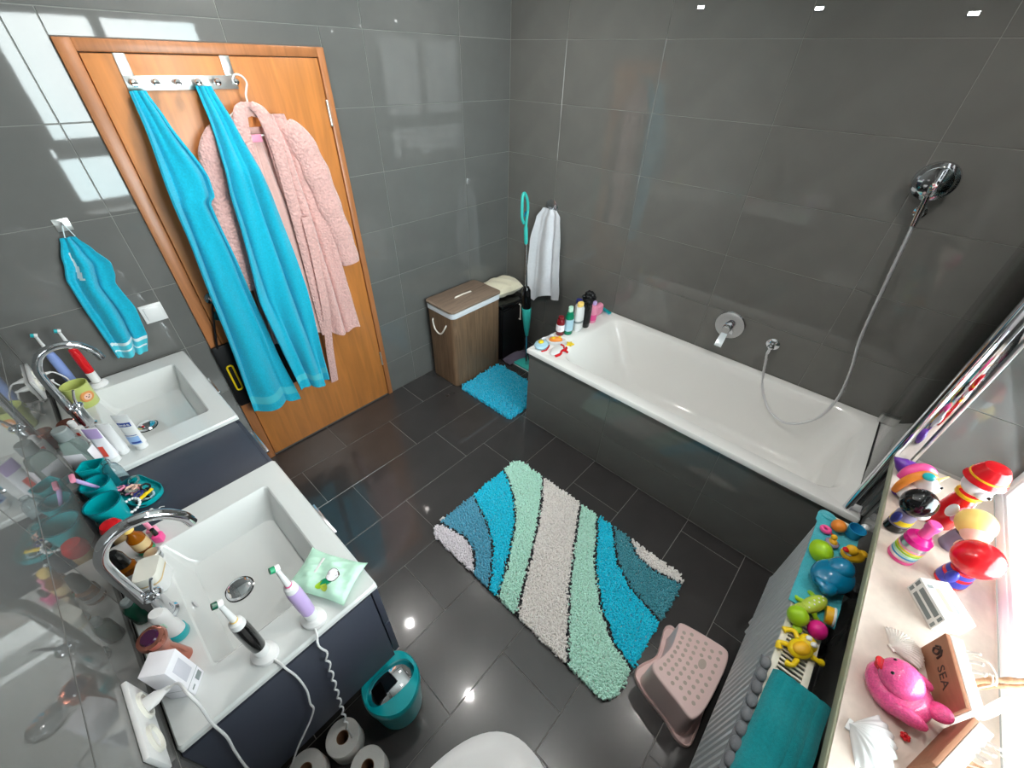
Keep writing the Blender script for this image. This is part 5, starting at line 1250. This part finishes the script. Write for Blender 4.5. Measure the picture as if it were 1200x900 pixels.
# wooden sea decorations
def sea_decor(loc, rz, label, text, hts):
    t = thing('sea_decoration', label, 'decoration', (loc[0], loc[1], ZW), rz)
    mb = MB(); mb.box((0, .012, .042), (.150, .008, .084), .001); bd = mb.build('brown_board', 'wood_brown', t)
    mb = MB(); mb.box((0, -.004, .042), (.150, .022, .084), .0012); mb.build('white_block', 'wood_white', t)
    T0 = frame((0, .0163, .045), (-1, 0, 0), (0, 0, 1))
    if text:
        lettering('SEA', .030, 'lettering', 'print_dark', bd, T0 @ Matrix.Translation((.006, .0, 0)))
        mb = MB()
        mb.tube([T0 @ Vector(p) for p in curve_pts([(-.060, .004, .0003), (-.052, .016, .0003), (-.042, .004, .0003), (-.050, -.008, .0003), (-.058, -.002, .0003), (-.05, .008, .0003)], 24)], .0022, 6)
        mb.tube([T0 @ Vector(p) for p in [(-.046, .018, .0003), (-.036, .012, .0003), (-.034, -.002, .0003)]], .0022, 6)
        mb.build('printed_emblem', 'print_dark', bd)
    mb = MB(); mb.tube(curve_pts([(-.010, -.012, .070), (.012, -.05, .082), (.030, -.095, .096), (.050, -.135, .108)], 22), [.0055+.001*sin(i*1.3) for i in range(22)], 10); mb.build('driftwood_stick', 'driftwood', t)
    mb = MB(); mb.tube(curve_pts([(-.020, -.012, .064), (.0, -.045, .074), (.018, -.085, .084), (.030, -.105, .088)], 18), [.0045+.0008*sin(i*1.7) for i in range(18)], 10); mb.build('driftwood_stick', 'driftwood', t)
    mb = MB()
    for dz in (0, .006): mb.tube([(.012+.009*cos(2*PI*k/14), -.052+.003*sin(2*PI*k/14)+dz, .080+.011*sin(2*PI*k/14)) for k in range(14)], .0016, 6, closed=True)
    mb.tube(curve_pts([(.012, -.05, .09), (-.01, -.035, .100), (-.022, -.018, .092), (-.026, -.012, .086)], 14), .0015, 6); mb.tube(curve_pts([(.014, -.052, .09), (.034, -.04, .098), (.044, -.02, .09)], 14), .0015, 6); mb.build('rope_tie', 'rope', t)
    mb = MB(); mb.tube(curve_pts([(-.066, -.02, .06), (-.040, -.045, .068), (-.006, -.075, .078)], 14), [.006+.003*sin(PI*i/13) for i in range(14)], 8); mb.build('starfish_arm', 'shell_white', t)
    mb = MB()
    for q in range(3): mb.tube(curve_pts([(.050-.02*q, -.016, .084), (.046-.02*q, -.026, .098), (.038-.02*q, -.022, .106-.004*q)], 10), [.004*(1-.07*i) for i in range(10)], 8)
    mb.build('shell_chips', 'shell_white', t)
    return t
sea_decor((-1.522, -2.700), R(14.5), 'wooden block with brown face lettered SEA and driftwood', True, 0)
sea_decor((-1.682, -2.702), R(-22), 'white block with driftwood sticks beside the ribbed shell', False, 0)

# ------------------------------------------------------------------ radiator top: cloths and bath toys
ZT = RZ1+.0022
cl = thing('turquoise_cloth', 'pale turquoise cloth with round ear spread on the radiator', 'cloth', (0, 0, 0))
def clf(u, v):
    x = -1.035-.395*u
    y = -2.436-.116*v
    drop = 0
    if v < .10: drop = 0
    ear = .0
    if u < .05: y += .02*sin(PI*v)*0
    return (x+.010*sin(6*v)*(1-u), y+(.010 if u < .1 else 0)*(1-v)*.6, ZT+.0062+.0022*sin(9*u*3+4*v)-drop)
mb = MB(); mb.sheet(clf, 44, 14, .005)
mb.build('cloth_sheet', 'towel_pale', cl, sharp=60)
mb = MB(); mb.lathe([(0, 0), (.024, 0), (.026, .003), (.024, .006), (0, .007)], 22, Matrix.Translation((-1.030, -2.458, ZT+.0025)) @ Matrix.Rotation(R(14), 4, 'Y')); mb.build('ear', 'towel_pale', cl)
ZD = ZT+.0112
def toy(name, label, x, y, rz=0, z=ZD, cat='bath toy'): return thing(name, label, cat, (x, y, z), rz)
t = toy('ball', 'small orange toy ball at the end of the turquoise cloth', -1.080, -2.488); ell_part(t, 'ball_body', 'orange', ((0, 0, .021), (.021, .021, .021)))
t = toy('ring_toy', 'pink ring-shaped bath toy beside the orange ball', -1.110, -2.462)
mb = MB(); mb.tube([(.011*cos(2*PI*k/20), .011*sin(2*PI*k/20), .008) for k in range(20)], .0065, 10, closed=True); mb.build('ring', 'hot_pink', t)
t = toy('tiny_duck', 'tiny orange duck toy in a purple ring', -1.150, -2.488, R(40))
mb = MB(); mb.tube([(.013*cos(2*PI*k/20), .013*sin(2*PI*k/20), .007) for k in range(20)], .0065, 10, closed=True); mb.build('purple_ring', 'grey_purple', t)
ell_part(t, 'body', 'amber_yellow', ((0, 0, .014), (.013, .011, .010)), ((.006, 0, .028), (.009, .009, .009))); ell_part(t, 'beak', 'red', ((.016, 0, .027), (.005, .004, .003)))
t = toy('toy_cup', 'blue stacking cup beside the orange ball', -1.066, -2.532)
lathe_part(t, 'cup_body', [(0, 0), (.020, 0), (.024, .036), (.022, .036), (.018, .003), (0, .003)], 'sky_blue')
t = toy('small_boat', 'small white and pink bath toy next to the blue cup', -1.030, -2.553 )
ell_part(t, 'hull', 'baby_pink', ((0, 0, .010), (.016, .013, .010))); ell_part(t, 'cabin', 'white_plastic', ((0, 0, .024), (.013, .012, .010)))
t = toy('yellow_duck', 'yellow rubber duck toy with red beak on the radiator', -1.163, -2.541, R(128))
ell_part(t, 'body', 'amber_yellow', ((0, 0, .018), (.034, .026, .018)), ((-.028, 0, .026), (.012, .012, .008))); ell_part(t, 'head', 'amber_yellow', ((.014, 0, .042), (.016, .016, .015)))
ell_part(t, 'beak', 'red', ((.031, 0, .042), (.010, .009, .006))); ell_part(t, 'bib', 'white_plastic', ((.020, 0, .030), (.012, .014, .004)))
t = toy('lime_scoop', 'lime green bowl-shaped bath toy leaning on the blue whale', -1.218, -2.466, R(30), ZD+.006); 
mb = MB(); mb.lathe([(0, 0), (.016, .003), (.028, .016), (.032, .034), (.030, .034), (.026, .018), (.014, .006), (0, .004)], 26, Matrix.Translation((0, 0, .012)) @ Matrix.Rotation(R(150), 4, 'Y') @ Matrix.Translation((0, 0, -.03)), sx=1.1); mb.build('scoop', 'lime', t)
t = toy('whale_toy', 'large shiny dark blue whale bath toy on the radiator', -1.300, -2.506, R(-30))
ell_part(t, 'body', 'ocean_blue', ((0, 0, .034), (.064, .050, .034)), n=30, k=18); ell_part(t, 'head', 'ocean_blue', ((.024, .006, .056), (.038, .032, .026)), n=30, k=18)
ell_part(t, 'tail', 'ocean_blue', ((-.048, -.024, .040), (.026, .020, .016)), ((-.058, -.012, .046), (.014, .024, .007)))
t = toy('crocodile_toy', 'light green crocodile bath toy with white back dots', -1.410, -2.489, R(-36), ZT); t.rotation_euler = (0, 0, R(-28))
ell_part(t, 'body', 'lime_pale', ((0, 0, .026), (.046, .020, .018)), ((-.046, .004, .026), (.020, .014, .012)), n=26, k=14)
mb = MB()
for k in range(8): mb.ell((-.030+.0085*k, .004*(1 if k % 2 else -1), .0435-.0006*(k-4)**2*.6), (.0026, .0026, .002), 8, 6)
mb.build('back_dots', 'white_plastic', t)
for x, y in ((.028, .024), (-.022, .026), (.030, -.022), (-.018, -.024)):
    mb = MB(); mb.tube([(x*.8, y*.6, .02), (x, y, .016), (x+.006, y*1.3, .006)], [.007, .006, .007], 10); mb.build('leg', 'lime', t)
t = toy('lime_ball', 'lime green toy ball on the radiator grille', -1.476, -2.464, z=ZT); ell_part(t, 'ball_body', 'lime', ((0, 0, .0262), (.026, .026, .026)), n=28, k=18)
ell_part(t, 'green_foot', 'lime', ((-.022, -.012, .008), (.016, .012, .008)), ((.014, -.018, .008), (.012, .010, .008)))
t = toy('magenta_ball', 'magenta toy ball between lime ball and yellow shaker', -1.478, -2.513, z=ZT); ell_part(t, 'ball_body', 'magenta', ((0, 0, .0245), (.0245, .0225, .0245)), n=28, k=18)
t = toy('shaker_toy', 'yellow drum shaker toy with white rim', -1.415, -2.535, z=ZT)
T = along((0, .006, .026), (.004, -.03, .034)); mb = MB(); mb.lathe([(0, -.010), (.022, -.010), (.024, -.007), (.024, .006), (0, .006)], 28, T); mb.build('drum', 'amber_yellow', t)
mb = MB(); mb.lathe([(.017, .0062), (.0245, .0062), (.026, .009), (.0245, .012), (.017, .010)], 28, T); mb.build('white_rim', 'white_plastic', t)
t = toy('frog_toy', 'yellow frog bath toy sprawled on the radiator grille', -1.556, -2.492, R(-35), z=ZT)
ell_part(t, 'body', 'yellow', ((0, 0, .020), (.034, .024, .018)), ((.026, .006, .026), (.020, .022, .014)), n=24, k=14)
ell_part(t, 'hood', 'amber_yellow', ((-.004, -.002, .030), (.024, .017, .012))); ell_part(t, 'eyes', 'white_plastic', ((.026, .012, .040), (.008, .007, .006)), ((.026, -.004, .041), (.008, .007, .006)))
ell_part(t, 'belly_spots', 'lime_pale', ((.008, .021, .022), (.005, .003, .005)), ((-.006, .0215, .022), (.005, .003, .005)))
for pts in (((.016, .022, .012), (.020, .040, .014), (.008, .050, .008), (-.002, .052, .004)), ((-.022, .018, .012), (-.040, .026, .014), (-.046, .016, .006)), ((-.022, -.018, .012), (-.044, -.026, .014), (-.052, -.016, .006)), ((.020, -.02, .012), (.030, -.034, .012), (.038, -.036, .006))):
    mb = MB(); mb.tube(curve_pts(list(pts), 12), [.007, .007, .0065, .006, .006, .006, .006, .0065, .007, .008, .009, .006], 10); mb.build('leg', 'yellow', t)
# folded towel on a grey pebble mat over the radiator's near end
pm = thing('pebble_mat', 'grey rubber mat of round pebbles under the turquoise towel', 'mat', (0, 0, 0))
mb = MB(); mb.sheet(lambda u, v: (-1.628-.40*u, -2.424-.024*v, ZT+.0022 if v > .5 else ZT+.0022), 20, 10, .003); mb.build('backing', 'pebble_grey', pm)
peb0 = MB(); peb0.ell((0, 0, 0), (.0175, .0125, .010), 14, 8); pb = None
for k in range(11):
    for r_ in range(2):
        loc = (-1.644-.036*k, -2.437, ZT+.008) if r_ == 0 else None
        if loc is None: continue
        if pb is None: pb = peb0.build('pebble', 'pebble_grey', pm, loc=loc, sharp=0)
        else:
            o = pb.copy(); C.objects.link(o); o.parent = pm; o.location = loc
tw = thing('folded_towel', 'dark turquoise towel folded over the near radiator end', 'towel', (0, 0, 0))
def twf(u, v):
    x = -1.650-.30*u-.006*sin(3*v)
    y = -2.458-.108*v-.016*u*(1-v)*0
    return (x, y+.016*(u-.35), ZT+.019+.010*sin(PI*v)+.003*sin(14*u+2)+.0015*sin(30*v)-(.012*max(0, .08-v)/.08))
mb = MB(); mb.sheet(twf, 34, 22, .022); mb.build('towel_fold', 'towel_dark', tw, sharp=60)
